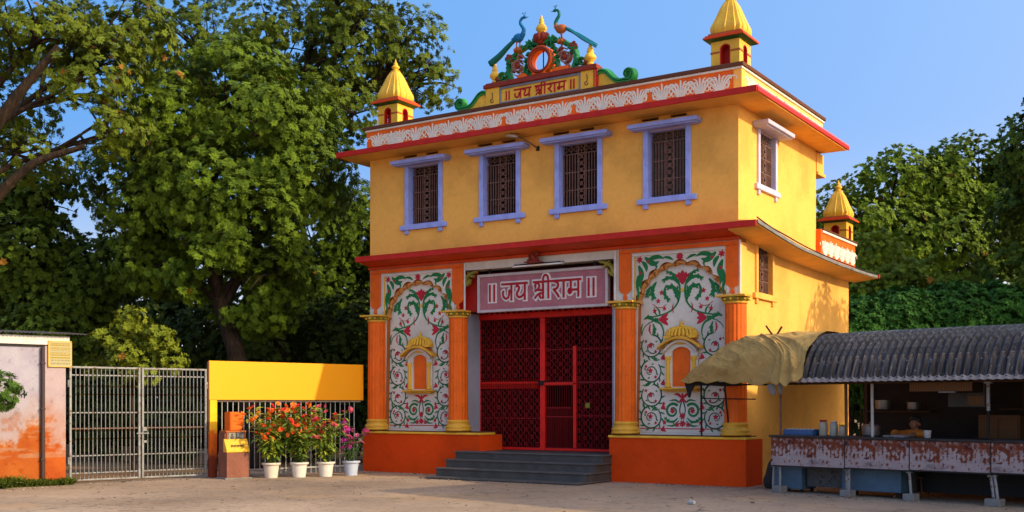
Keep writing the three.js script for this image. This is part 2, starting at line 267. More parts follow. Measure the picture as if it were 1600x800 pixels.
// ---- windows: shared pieces ----
function grilleGeo(w, h) {                      // upright bars, a band of crossed bars down the middle, an ornament row on top
  const gs = [], r = 0.0095, y1 = h - 0.20, cw = 0.16;
  for (let x = -w / 2 + 0.03; x <= w / 2 - 0.02; x += 0.068) if (Math.abs(x) > cw / 2 - 0.012) gs.push(box(x - r, x + r, 0, y1, -r, r));
  for (const s of [-1, 1]) gs.push(box(s * cw / 2 - r, s * cw / 2 + r, 0, h, -r, r * 1.2));
  const n = Math.round(y1 / 0.145), dy = y1 / n;
  for (let i = 0; i < n; i++) for (const s of [-1, 1]) { gs.push(bar([-s * cw / 2, i * dy, 0.006], [s * cw / 2, (i + 1) * dy, 0.006], 0.011, 5)); }
  for (let i = 0; i < n; i++) gs.push(new THREE.TorusGeometry(0.034, 0.011, 4, 10).translate(0, (i + 0.5) * dy, 0.016));
  for (const y of [0.012, 0.33 * y1, 0.66 * y1, y1, h - 0.012]) gs.push(box(-w / 2, w / 2, y - 0.009, y + 0.009, -0.009, 0.0075));
  for (let x = -w / 2 + 0.08; x < w / 2 - 0.05; x += 0.125) { gs.push(new THREE.TorusGeometry(0.05, 0.008, 4, 12).translate(x, y1 + 0.1, 0)); gs.push(bar([x, y1, 0], [x, h, 0], 0.006, 4)); }
  return mergeGeometries(gs.map(clean));
}
function windowPart(w, h, o = {}) {             // local: x centred, y from the sill, z = 0 the wall face, outward +z
  const f = o.frameMat ?? M.lilac, jw = o.jw ?? 0.10, out = 0.045;
  const fr = mesh('window', [rbox(-w / 2 - jw, -w / 2 + 0.012, -0.215, h + 0.02, -0.02, out, 0.01), rbox(w / 2 - 0.012, w / 2 + jw, -0.215, h + 0.02, -0.02, out, 0.01),
    box(-w / 2 + 0.0005, -w / 2 + 0.02, 0, h, -0.235, -0.021), box(w / 2 - 0.02, w / 2 - 0.0005, 0, h, -0.235, -0.021), box(-w / 2 + 0.021, w / 2 - 0.021, h - 0.02, h - 0.0005, -0.235, -0.021)], f);
  mesh('sill', [rbox(-w / 2 - jw - 0.13, w / 2 + jw + 0.13, -0.115, -0.003, -0.012, out + 0.022, 0.012), box(-w / 2 + 0.021, w / 2 - 0.021, -0.002, 0.016, -0.235, out - 0.006)], f, fr);
  if (o.hood !== false) mesh('hood', [rbox(-w / 2 - jw - 0.24, w / 2 + jw + 0.24, h + 0.03, h + 0.115, 0.001, o.hoodOut ?? 0.29, 0.012), box(-w / 2 - jw - 0.2, w / 2 + jw + 0.2, h + 0.004, h + 0.031, 0.001, (o.hoodOut ?? 0.29) - 0.06)], f, fr);
  mesh('grille', moved(grilleGeo(w - 0.04, h - 0.03), 0, 0.014, -(o.depth ?? 0.13)), o.grilleMat ?? M.grille, fr);
  mesh('curtain', clothSheet(w - 0.03, h - 0.02, o.seed ?? 1).translate(0, 0.012, -0.205), o.curtain ?? M.curtain, fr);
  return fr;
}
function clothSheet(w, h, seed) {               // a hanging curtain with upright folds
  const g = new THREE.PlaneGeometry(w, h, 40, 6).translate(0, h / 2, 0), p = g.attributes.position;
  for (let i = 0; i < p.count; i++) p.setZ(i, 0.018 * Math.sin(p.getX(i) * 34 + seed * 2 + Math.sin(p.getY(i) * 2 + seed)) + 0.008 * Math.sin(p.getX(i) * 81 + seed));
  g.computeVertexNormals(); return g;
}
WIN.forEach(([a, b], i) => {
  const w = windowPart(b - a, WY1 - WY0, { seed: i, curtain: i === 3 ? M.paleCurtain : M.curtain }); w.position.set((a + b) / 2, WY0, 0); house.add(w);
});
{
  const w = windowPart(0.92, 1.12, { frameMat: enamel([0.62, 0.58, 0.78], 0.55), jw: 0.10, depth: 0.055, hoodOut: 0.34, seed: 7, curtain: M.paleCurtain }); w.rotation.y = Math.PI / 2; w.position.set(0, 6.10, -1.56); house.add(w);
  const l = windowPart(0.86, 1.04, { frameMat: M.yellowLow, jw: 0.09, depth: 0.06, hood: false, seed: 9 }); l.rotation.y = Math.PI / 2; l.position.set(0, 3.87, -1.41); house.add(l);
}
// ---- storey band / awning ----
mesh('awning', [ext(poly([[-0.50, 5.00], [0.0, 4.905], [0.0, 5.115], [-0.50, 5.095]]), -9.38, -0.01).rotateY(Math.PI / 2)], M.orangeRed, house);
mesh('awning_edge', rbox(-9.42, 0.56, 4.985, 5.115, 0.50, 0.535, 0.012), M.red, house);
{
  // side awning: a sagging slab along the right wall; [z, y of its outer edge]
  const pr = [[0.5, 5.065], [-0.3, 4.99], [-1.1, 4.92], [-2.1, 4.85], [-3.0, 4.83], [-4.3, 4.80], [-5.6, 4.79], [-6.8, 4.79], [-7.9, 4.81]];
  const curve = new THREE.CatmullRomCurve3(pr.map(([z, y]) => V(0, y, z))), strip = (x0, x1, lo0, lo1, hi0, hi1) => {
    const pos = [], idx = [], N = 40;
    for (let i = 0; i <= N; i++) { const c = curve.getPoint(i / N); pos.push(x0, c.y + lo0, c.z, x1, c.y + lo1, c.z, x1, c.y + hi1, c.z, x0, c.y + hi0, c.z); }
    for (let i = 0; i < N; i++) for (let k = 0; k < 4; k++) { const a = i * 4 + k, b = i * 4 + (k + 1) % 4; idx.push(a, b, a + 4, b, b + 4, a + 4); }
    idx.push(0, 2, 1, 0, 3, 2, N * 4, N * 4 + 1, N * 4 + 2, N * 4, N * 4 + 2, N * 4 + 3);
    const g = new THREE.BufferGeometry(); g.setAttribute('position', new THREE.Float32BufferAttribute(pos, 3)); g.setIndex(idx); const f = g.toNonIndexed(); f.computeVertexNormals(); return f;
  };
  mesh('awning', strip(-0.008, 0.56, -0.10, -0.03, 0.10, 0.04), M.yellowLow, house);
  mesh('awning_edge', strip(0.562, 0.59, -0.015, -0.015, 0.05, 0.05), M.concrete, house);
  mesh('cable', new THREE.TubeGeometry(new THREE.CatmullRomCurve3(pr.map(([z, y]) => V(0.57, y + 0.085 + 0.012 * Math.sin(z * 5), z))), 60, 0.014, 6), M.black, house);
  mesh('awning_tip', rbox(0.40, 0.62, 4.79, 4.885, -8.0, -7.91, 0.01), M.red, house);
  mesh('terrace_parapet', [box(-0.02, 0.10, 5.02, 5.60, -7.62, -4.86), box(-9.3, -0.02, 5.02, 5.60, -7.62, -7.5), rbox(-0.02, 0.12, 5.02, 5.67, -4.90, -4.80, 0.01)], M.orange, house);
  meshes('coping', [rbox(-0.05, 0.14, 5.601, 5.66, -7.66, -4.91, 0.012)], M.white, house);
  meshes('coping', [rbox(-0.06, 0.16, 5.661, 5.70, -7.68, -4.90, 0.012)], M.brownCap, house);
  const src = mesh('plume_relief', plumeMotif(1.28, 0.42, 3, 13), M.white);
  for (const z of [-5.6, -6.93]) { const c = copyMesh(src, house); c.position.set(0.101, 5.09, z); c.rotation.y = Math.PI / 2; }
  mesh('terrace_slab', box(-9.2, -0.2, 4.97, 5.10, -7.6, -4.81), M.concrete, house);
  mesh('storey_floor', box(-9.15, -0.25, 4.97, 5.11, -4.8, -0.26), M.concrete, house);
}
// ---- lower storey ----
const BAY = [-7.94, -1.25], SPRING = 3.66, APEX = 4.54, HALF = 0.98;
function archPts(cx, a, b, y0, lobes, bite) {   // scalloped arch from right to left
  const n = lobes * 8, out = [];
  for (let i = 0; i <= n; i++) { const q = (i / n) * Math.PI, s = 1 + bite * Math.abs(Math.sin(lobes * q)); out.push([cx + a * Math.cos(q) * s, y0 + b * Math.sin(q) * s]); }
  return out;
}
BAY.forEach((cx, i) => {
  const x0 = i ? -2.75 : -9.4, x1 = i ? -0.001 : -6.75, s = rect(x0, x1, 0.0, 4.955), h = new THREE.Path();
  h.moveTo(cx - HALF, 1.02); archPts(cx, HALF * 0.95, 0.82, SPRING, 9, 0.085).reverse().forEach(([x, y]) => h.lineTo(x, y)); h.lineTo(cx + HALF, 1.02); h.closePath();
  s.holes.push(h);
  mesh('bay_wall', ext(s, -0.4, 0), [M.cream, M.terracotta], house);
  for (let k = 0; k < 11; k++) {               // scalloped lobes of the arch, each a hollowed shell
    const q = (k + 0.5) / 11 * Math.PI, q0 = k / 11 * Math.PI, q1 = (k + 1) / 11 * Math.PI, P2 = (f, g) => [cx + HALF * 0.95 * Math.cos(f) * g, SPRING + 0.82 * Math.sin(f) * g], sh = new THREE.Shape(), o0 = P2(q0, 1.0), o1 = P2(q1, 1.0), m = P2(q, 1.10), i0 = P2(q0 + 0.02, 0.925), i1 = P2(q1 - 0.02, 0.925), im = P2(q, 0.985);
    sh.moveTo(...P2(q0, 1.05)); sh.quadraticCurveTo(...m, ...P2(q1, 1.05)); sh.lineTo(...i1); sh.quadraticCurveTo(...P2(q, 1.03), ...i0); sh.closePath();
    mesh('scallop', ext(sh, -0.129, -0.03 + (k % 2) * 0.002, 0.03), M.scallop, house);
  }
  mesh('mural_panel', box(cx - HALF - 0.15, cx + HALF + 0.15, 0.98, 4.70, -0.34, -0.13), M.cream, house);
});
mesh('lintel', [box(-6.749, -2.751, 4.66, 4.955, -0.4, -0.002)], M.cream, house);
mesh('side_wall', (() => { const s = rect(0.401, 7.4, 0, 5.118); s.holes.push(rectHole(0.98, 1.84, 3.87, 4.91)); return ext(s, 0, 0.25).rotateY(Math.PI / 2).translate(-0.25, 0, 0); })(), M.yellowLow, house);
meshes('side_wall', [box(-9.4, -9.15, 0, 4.97, -7.4, -0.401)], M.yellowLow, house);
mesh('rear_wall', [box(-9.149, -0.251, 0, 4.97, -7.4, -7.15)], M.yellowLow, house);
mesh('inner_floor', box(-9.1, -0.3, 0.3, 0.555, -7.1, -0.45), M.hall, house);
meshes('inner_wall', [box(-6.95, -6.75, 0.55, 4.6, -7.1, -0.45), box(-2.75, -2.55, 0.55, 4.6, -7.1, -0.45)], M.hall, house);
mesh('frieze', [rbox(-9.42, 0.02, 4.84, 4.905, 0.001, 0.05, 0.008)], M.orangeRed, house);
// orange pilaster strips and borders of the bays
BAY.forEach((cx, i) => {
  const xs = i ? [[-2.62, -2.34], [-0.255, 0.02]] : [[-9.37, -9.06], [-6.93, -6.62]];
  const pil = ([a, b]) => { const m = (a + b) / 2; return ext(poly([[a, 4.74], [a, 3.98], [a + 0.05, 3.93], [m - 0.025, 3.90], [m - 0.05, 3.80], [m, 3.765], [m + 0.05, 3.80], [m + 0.025, 3.90], [b - 0.05, 3.93], [b, 3.98], [b, 4.74]]), 0.001, 0.035, 0.006); };
  meshes('pilaster', xs.map(pil), M.orange, house);
  mesh('cornice_band', rbox(xs[0][0], xs[1][1], 4.742, 4.825, 0.001, 0.036, 0.006), M.orange, house);
  meshes('border', [rbox(cx - 1.06, cx + 1.06, 4.665, 4.715, 0.001, 0.03, 0.006), rbox(cx - 1.06, cx - 1.02, 3.8, 4.664, 0.001, 0.03, 0.006), rbox(cx + 1.02, cx + 1.06, 3.8, 4.664, 0.001, 0.03, 0.006)], M.white, house);
  meshes('border', [rbox(cx - 1.015, cx - 0.985, 3.72, 4.662, 0.001, 0.022, 0.006)], M.goldPaint, house);
});
meshes('corner_strip', [rbox(0.001, 0.05, 3.72, 4.80, -0.32, 0.02, 0.01)], M.yellowLow, house);
meshes('border', [rbox(0.022, 0.06, 3.78, 4.83, 0.001, 0.04, 0.006), rbox(-6.60, -6.56, 3.72, 4.83, 0.001, 0.03, 0.006), rbox(-2.74, -2.69, 3.78, 4.83, 0.001, 0.03, 0.006)], M.white, house);
// plinths
[[-9.37, -5.96], [-2.7, 0.27]].forEach(([a, b], i) => {
  mesh('plinth', [box(a, b, 0, 0.915, -0.6 + (i ? 0 : 0.0), 0.30)], M.plinth, house);
  mesh('plinth_ledge', [rbox(a - 0.02, b + 0.02, 0.916, 0.965, -0.3, 0.33, 0.012)], M.goldPaint, house);
  mesh('plinth_top', [box(a + 0.01, b - 0.01, 0.9655, 0.985, -0.3, 0.30)], M.brownCap, house);
});
// ---- columns ----
{
  const flute = (() => {
    const n = 16, N = n * 6, pos = [], idx = [], r0 = 0.225, r1 = 0.212, ys = [1.24, 3.58];
    ys.forEach((y, j) => { for (let i = 0; i < N; i++) { const q = i / N * Math.PI * 2, r = (j ? r1 : r0) * (1 - 0.05 * Math.pow(Math.abs(Math.cos(q * n / 2)), 3)); pos.push(r * Math.cos(q), y, r * Math.sin(q)); } });
    for (let i = 0; i < N; i++) { const k = (i + 1) % N; idx.push(i, i + N, k, k, i + N, k + N); }
    const g = new THREE.BufferGeometry(); g.setAttribute('position', new THREE.Float32BufferAttribute(pos, 3)); g.setIndex(idx); g.computeVertexNormals(); return g;
  })();
  const basePts = [[0.0, 0.986], [0.30, 0.986], [0.30, 1.03], [0.275, 1.045], [0.292, 1.075], [0.292, 1.10], [0.262, 1.13], [0.235, 1.16], [0.25, 1.19], [0.262, 1.215], [0.25, 1.24], [0.225, 1.25], [0, 1.25]];
  const capPts = [[0, 3.565], [0.222, 3.565], [0.235, 3.58], [0.225, 3.60], [0.23, 3.615]], cap2 = [[0.225, 3.616], [0.262, 3.64], [0.275, 3.675], [0.275, 3.69], [0, 3.69]];
  for (const x of [-9.11, -6.71, -2.43, -0.02]) {
    const c = mesh('column', moved(flute, x, 0, 0.09), M.orange, house);
    mesh('base', [lathe(basePts, x, 0, 0.09, 28)], M.gold, c);
    mesh('capital_ring', [lathe(capPts, x, 0, 0.09, 28)], M.gold, c);
    mesh('capital', [lathe(cap2, x, 0, 0.09, 28)], M.oliveGold, c);
    const beads = []; for (let k = 0; k < 12; k++) { const q = k / 12 * Math.PI * 2; beads.push(ball(0.026, x + 0.268 * Math.cos(q), 3.652, 0.09 + 0.268 * Math.sin(q), 1, 1, 1, 8)); }
    mesh('beads', beads, M.goldPaint, c);
    mesh('abacus', [rbox(x - 0.30, x + 0.30, 3.691, 3.735, -0.001 + 0.002, 0.38, 0.01)], M.gold, c);
  }
}
// ---- painted relief of the bays ----
function trumpet(x, y, a, s, h) {               // a red bell flower pointing along angle a
  const c = Math.cos(a), d = Math.sin(a), f = ([u, v]) => [x + s * (u * c - v * d), y + s * (u * d + v * c)], g = [];
  [[-0.55, 0.35], [0, 0.55], [0.55, 0.35]].forEach(([v, l], i) => g.push(ribbon([[0, 0], [0.35, v * 0.25], [0.75, v * 0.7], [1.0 + l * 0.1, v * 1.15]].map(f), (t) => s * (0.10 + 0.36 * Math.sin(Math.PI * (0.1 + 0.86 * t))), h + i * 0.0007)));
  return g;
}
function rosette(x, y, r, n, h) { const g = []; for (let i = 0; i < n; i++) { const a = i / n * Math.PI * 2 + 0.3; g.push(ribbon([[x, y], [x + r * 0.5 * Math.cos(a), y + r * 0.5 * Math.sin(a)], [x + r * Math.cos(a), y + r * Math.sin(a)]], leafW(r * 0.62), h + (i % 5) * 0.0006)); } return g; }
function muralGeos() {
  const green = [], dark = [], red = [], gold = []; let k = 0; const H = () => 0.008 + 0.0005 * (k++ % 11);
  const leaf = (pts, w, l = green) => {          // a lobed leaf: a blade and small side lobes
      l.push(ribbon(pts, leafW(w * 0.70), H()));
      if (l === green && w > 0.06 && pts.length > 2) for (const q of [0.3, 0.55, 0.78]) for (const sd of [-1, 1]) { const i = Math.min(pts.length - 2, Math.floor(q * (pts.length - 1))), t = q * (pts.length - 1) - i, A = pts[i], B = pts[i + 1], x = A[0] + (B[0] - A[0]) * t, y = A[1] + (B[1] - A[1]) * t, n = Math.hypot(B[0] - A[0], B[1] - A[1]), dx = (B[0] - A[0]) / n, dy = (B[1] - A[1]) / n, L = w * (0.85 - 0.3 * q); l.push(ribbon([[x, y], [x + L * (0.5 * dx - sd * 0.45 * dy), y + L * (0.5 * dy + sd * 0.45 * dx)], [x + L * (1.05 * dx - sd * 0.62 * dy), y + L * (1.05 * dy + sd * 0.62 * dx)]], leafW(w * 0.36), H())); }
    };
  const stem = (pts, a = 0.034, b = 0.018, l = dark) => l.push(ribbon(pts, taperW(a, b), H()));
  const r = rng(21);
  for (const s of [-1, 1]) {
    const X = (p) => p.map(([x, y]) => [x * s, y]);
    // the great stem beside the middle, its curled crown leaves
    stem(X([[0.20, 3.16], [0.10, 3.05], [0.055, 2.85], [0.10, 2.62], [0.24, 2.46], [0.44, 2.38], [0.66, 2.34]]), 0.05, 0.03, green);
    leaf(X([[0.08, 2.98], [0.20, 3.10], [0.36, 3.12], [0.46, 3.04]]), 0.10); leaf(X([[0.10, 3.04], [0.22, 3.2], [0.38, 3.26]]), 0.08);
    leaf(X([[0.06, 2.72], [0.13, 2.86], [0.26, 2.95], [0.36, 2.92]]), 0.12); leaf(X([[0.08, 2.62], [0.14, 2.78], [0.19, 2.9]]), 0.08);
    leaf(X([[0.36, 2.98], [0.40, 2.84], [0.36, 2.72], [0.28, 2.64]]), 0.10); leaf(X([[0.58, 3.06], [0.66, 2.94], [0.68, 2.80], [0.63, 2.68]]), 0.13); leaf(X([[0.70, 2.98], [0.78, 2.86], [0.80, 2.74]]), 0.09);
    stem(X([[0.66, 2.60], [0.55, 2.53], [0.44, 2.53], [0.36, 2.58]]), 0.016, 0.012, red);
    for (const [fx, fy, q] of [[0.46, 2.83, 0.055], [0.54, 2.66, 0.05], [0.40, 2.50, 0.045], [0.62, 2.46, 0.05]]) red.push(...rosette(fx * s, fy, q, 5, H()));
    leaf(X([[0.20, 2.40], [0.22, 2.50], [0.20, 2.60]]), 0.045, red);
    leaf(X([[0.50, 2.36], [0.52, 2.46], [0.60, 2.54]]), 0.06); leaf(X([[0.56, 2.36], [0.62, 2.44], [0.63, 2.54]]), 0.05);
    // bell flower pointing to the middle
    red.push(...trumpet(s * 0.52, 2.28, s > 0 ? Math.PI : 0, 0.19, 0.009)); leaf(X([[0.70, 2.22], [0.64, 2.28], [0.52, 2.29]]), 0.07); leaf(X([[0.86, 2.30], [0.76, 2.34], [0.66, 2.30]]), 0.09);
    stem(X([[0.62, 2.26], [0.48, 2.18], [0.42, 2.02], [0.44, 1.90]]), 0.055, 0.02, green); leaf(X([[0.66, 2.20], [0.62, 2.06], [0.66, 1.94]]), 0.08); leaf(X([[0.72, 2.2], [0.74, 2.06], [0.70, 1.98]]), 0.06, red);
    stem(X([[0.72, 2.24], [0.86, 2.12], [0.92, 1.96]]), 0.02, 0.014); leaf(X([[0.90, 2.2], [0.93, 2.08], [0.92, 1.98]]), 0.05);
    // side scrolls
    [1.74, 1.22, 0.72, 0.27].forEach((cy, i) => {
      const e = i % 2 ? 1 : -1, cx = 0.70, R = 0.235, a0 = e > 0 ? 1.2 : 1.9;
      const ring = spiral(cx, cy, R, R * 0.92, a0, -e * 0.80, 16); stem(X(ring), 0.034, 0.026);
      stem(X(spiral(cx + e * 0.02, cy - 0.02, R * 0.62, R * 0.16, a0 + 2.2, -e * 0.85, 12)), 0.024, 0.014);
      for (let j = 0; j < 9; j++) { const q = a0 - e * (0.4 + j * 0.55), bx = cx + R * Math.cos(q), by = cy + R * Math.sin(q), lx = Math.cos(q + e * 0.9), ly = Math.sin(q + e * 0.9); leaf(X([[bx, by], [bx + 0.05 * lx, by + 0.05 * ly], [bx + 0.11 * lx, by + 0.09 * ly]]), 0.05); }
      for (let j = 0; j < 4; j++) { const q = a0 + 0.7 - e * j * 1.5, bx = cx + R * 0.70 * Math.cos(q), by = cy + R * 0.70 * Math.sin(q); leaf(X([[bx, by], [bx - 0.05 * Math.cos(q + 0.7), by - 0.05 * Math.sin(q + 0.7)]]), 0.045, j % 2 ? dark : green); }
      red.push(...rosette(s * (cx + 0.02), cy + 0.01, 0.062, 5, H())); red.push(...rosette(s * (cx - 0.10), cy - 0.12, 0.034, 5, H())); red.push(...rosette(s * (cx + 0.12), cy + 0.10, 0.034, 5, H()));
      red.push(...trumpet(s * (cx - 0.22), cy - 0.27, s > 0 ? Math.PI * 0.88 : Math.PI * 0.12, 0.10, 0.009));
      if (i < 3) leaf(X([[cx, cy - R], [cx + e * 0.1, cy - R - 0.06], [cx + e * 0.2, cy - R - 0.05]]), 0.06);
    });
    // bottom spirals and lotus
    stem(X(spiral(0.22, 0.40, 0.155, 0.05, 2.4, -1.25, 18)), 0.06, 0.03, green); red.push(...rosette(s * 0.22, 0.40, 0.062, 6, H()));
    leaf(X([[0.10, 0.26], [0.20, 0.18], [0.34, 0.20], [0.40, 0.28]]), 0.07); leaf(X([[0.06, 0.56], [0.16, 0.62], [0.30, 0.60]]), 0.06); leaf(X([[0.08, 0.20], [0.20, 0.10], [0.36, 0.10]]), 0.06); stem(X([[0.02, 0.6], [0.06, 0.42], [0.02, 0.22]]), 0.03, 0.02);
    red.push(...rosette(s * 0.40, 0.16, 0.05, 5, H()), ...rosette(s * 0.42, 0.55, 0.04, 5, H()), ...rosette(s * 0.12, 0.12, 0.06, 5, H()));
    leaf(X([[0.02, 0.66], [0.09, 0.73], [0.20, 0.74]]), 0.09, red); leaf(X([[0.0, 0.68], [0.05, 0.60], [0.12, 0.57]]), 0.06, red);
    // the pair of buds in the crown of the arch
    red.push(...trumpet(s * 0.02, 3.08, Math.PI / 2 - s * 0.42, 0.15, 0.0095));
  }
  red.push(...rosette(0, 0.30, 0.07, 6, H()), ...rosette(0, 0.14, 0.075, 7, H()), ...trumpet(0, 2.98, Math.PI / 2, 0.16, 0.0115)); leaf([[0, 0.76], [0, 0.68], [0, 0.58]], 0.10, red);
  gold.push(...rosette(0, 2.86, 0.05, 6, 0.012));
  red.push(ribbon([[-0.95, 0.035], [0.95, 0.035]], 0.02, 0.006, { straight: true }));
  // spandrels, on the wall face around the arch
  const sg = [], sr = [];
  for (const s of [-1, 1]) {
    const X = (p) => p.map(([x, y]) => [x * s, y]), L = (p, w) => sg.push(ribbon(X(p), leafW(w), H()));
    L([[0.78, 3.56], [0.66, 3.46], [0.56, 3.42], [0.46, 3.46]], 0.13); L([[0.92, 3.40], [0.86, 3.22], [0.90, 3.06], [0.88, 2.92]], 0.14); L([[0.72, 3.5], [0.60, 3.54], [0.46, 3.55], [0.34, 3.50]], 0.10); L([[0.84, 3.48], [0.76, 3.38], [0.74, 3.26]], 0.10);
    L([[0.94, 3.2], [0.96, 3.02], [0.93, 2.84], [0.95, 2.68]], 0.07); L([[0.36, 3.54], [0.24, 3.52], [0.14, 3.46]], 0.06); L([[0.60, 3.44], [0.52, 3.36], [0.54, 3.30]], 0.05);
    sr.push(...rosette(s * 0.90, 3.52, 0.075, 6, H()), ...rosette(s * 0.70, 3.47, 0.04, 5, H()), ...rosette(s * 0.88, 3.24, 0.045, 5, H()));
  }
  sr.push(...rosette(0, 3.53, 0.085, 8, 0.011));
  const mg = (a) => mergeGeometries(a.map(clean));
  return { green: mg(green), dark: mg(dark), red: mg(red), gold: mg(gold), sg: mg(sg), sr: mg(sr) };
}
{
  const G = muralGeos();
  for (const cx of BAY) {
    const put = (name, g, m, z) => { const o = mesh(name, g.clone(), m, house); o.position.set(cx, 1.07, z); return o; };
    const v = put('painted_vine', G.dark, M.darkGreen, -0.13);
    for (const [n, g, m] of [['painted_leaves', G.green, M.green], ['painted_flowers', G.red, M.rose], ['painted_flower_centre', G.gold, M.goldPaint]]) mesh(n, g.clone(), m, v);
    const sp = put('spandrel_leaves', G.sg, M.green, 0.0); mesh('spandrel_flowers', G.sr.clone(), M.rose, sp);
  }
}
// ---- niche shrines in the murals ----
for (const cx of BAY) {
  const z = -0.13, y0 = 1.88;
  const s = rect(cx - 0.36, cx + 0.36, y0 + 0.06, y0 + 0.96), h = new THREE.Path(); h.moveTo(cx - 0.205, y0 + 0.08); h.lineTo(cx - 0.205, y0 + 0.76); for (let i = 0; i <= 10; i++) { const q = Math.PI - i / 10 * Math.PI; h.lineTo(cx + 0.205 * Math.cos(q), y0 + 0.76 + 0.13 * Math.sin(q)); } h.lineTo(cx + 0.205, y0 + 0.08); h.closePath(); s.holes.push(h);
  const n = mesh('niche_shrine', ext(s, z, z + 0.07, 0.006), M.cream, house);
  mesh('niche_back', box(cx - 0.21, cx + 0.21, y0 + 0.07, y0 + 0.92, z - 0.02, z + 0.012), M.orange, n);
  for (const q of [-1, 1]) { const x = cx + q * 0.285; mesh('pillar', [lathe([[0, 0.06], [0.07, 0.06], [0.07, 0.1], [0.05, 0.12], [0.058, 0.15], [0.045, 0.18], [0.045, 0.30], [0.052, 0.32], [0.043, 0.34], [0.043, 0.60], [0.06, 0.63], [0.06, 0.66], [0.075, 0.70], [0, 0.70]], x, y0, z + 0.075, 14)], M.goldPaint, n); }
  const arc = (R, dy) => Array.from({ length: 13 }, (_, i) => { const t = i / 12 * 2 - 1; return [cx + t * R, y0 + 0.84 + dy + 0.20 * (1 - t * t) - (Math.abs(t) > 0.85 ? 0 : 0)]; });
  mesh('eave', ext(poly([...arc(0.47, 0), ...arc(0.47, 0.055).reverse()]), z, z + 0.24, 0.012), M.gold, n);
  mesh('eave_trim', ext(poly([...arc(0.40, 0.06), ...arc(0.40, 0.105).reverse()]), z, z + 0.17, 0.01), M.terracotta, n);
  mesh('arch_trim', ext(poly([...arc(0.36, -0.06), ...arc(0.36, -0.004).reverse()]), z + 0.06, z + 0.15, 0.008), M.cream, n);
  const ribs = []; for (let k = 0; k < 13; k++) { const q = k / 12 * Math.PI; ribs.push(tube([[cx + 0.335 * Math.cos(q), y0 + 1.10, z + 0.04 + 0.11 * Math.sin(q)], [cx + 0.33 * Math.cos(q), y0 + 1.17, z + 0.04 + 0.11 * Math.sin(q)], [cx + 0.26 * Math.cos(q), y0 + 1.25, z + 0.04 + 0.085 * Math.sin(q)], [cx + 0.03 * Math.cos(q), y0 + 1.315, z + 0.05]], (t) => 0.038 * (1 - 0.55 * t), 8, 6)); }
  mesh('dome', [...ribs, ball(0.31, cx, y0 + 1.11, z + 0.03, 1, 0.62, 0.36, 16)], M.goldPaint, n);
  mesh('dome_base', rbox(cx - 0.355, cx + 0.355, y0 + 1.06, y0 + 1.11, z, z + 0.17, 0.01), M.goldPaint, n);
  mesh('finial', lathe([[0, 1.30], [0.05, 1.30], [0.06, 1.325], [0.025, 1.345], [0.04, 1.37], [0.02, 1.39], [0.026, 1.405], [0.008, 1.43], [0, 1.47]], cx, y0, z + 0.05, 12), M.goldPaint, n);
  mesh('sill', [rbox(cx - 0.44, cx + 0.44, y0 + 0.02, y0 + 0.062, z, z + 0.18, 0.01), rbox(cx - 0.38, cx + 0.38, y0 - 0.02, y0 + 0.019, z, z + 0.13, 0.01)], M.gold, n);
}
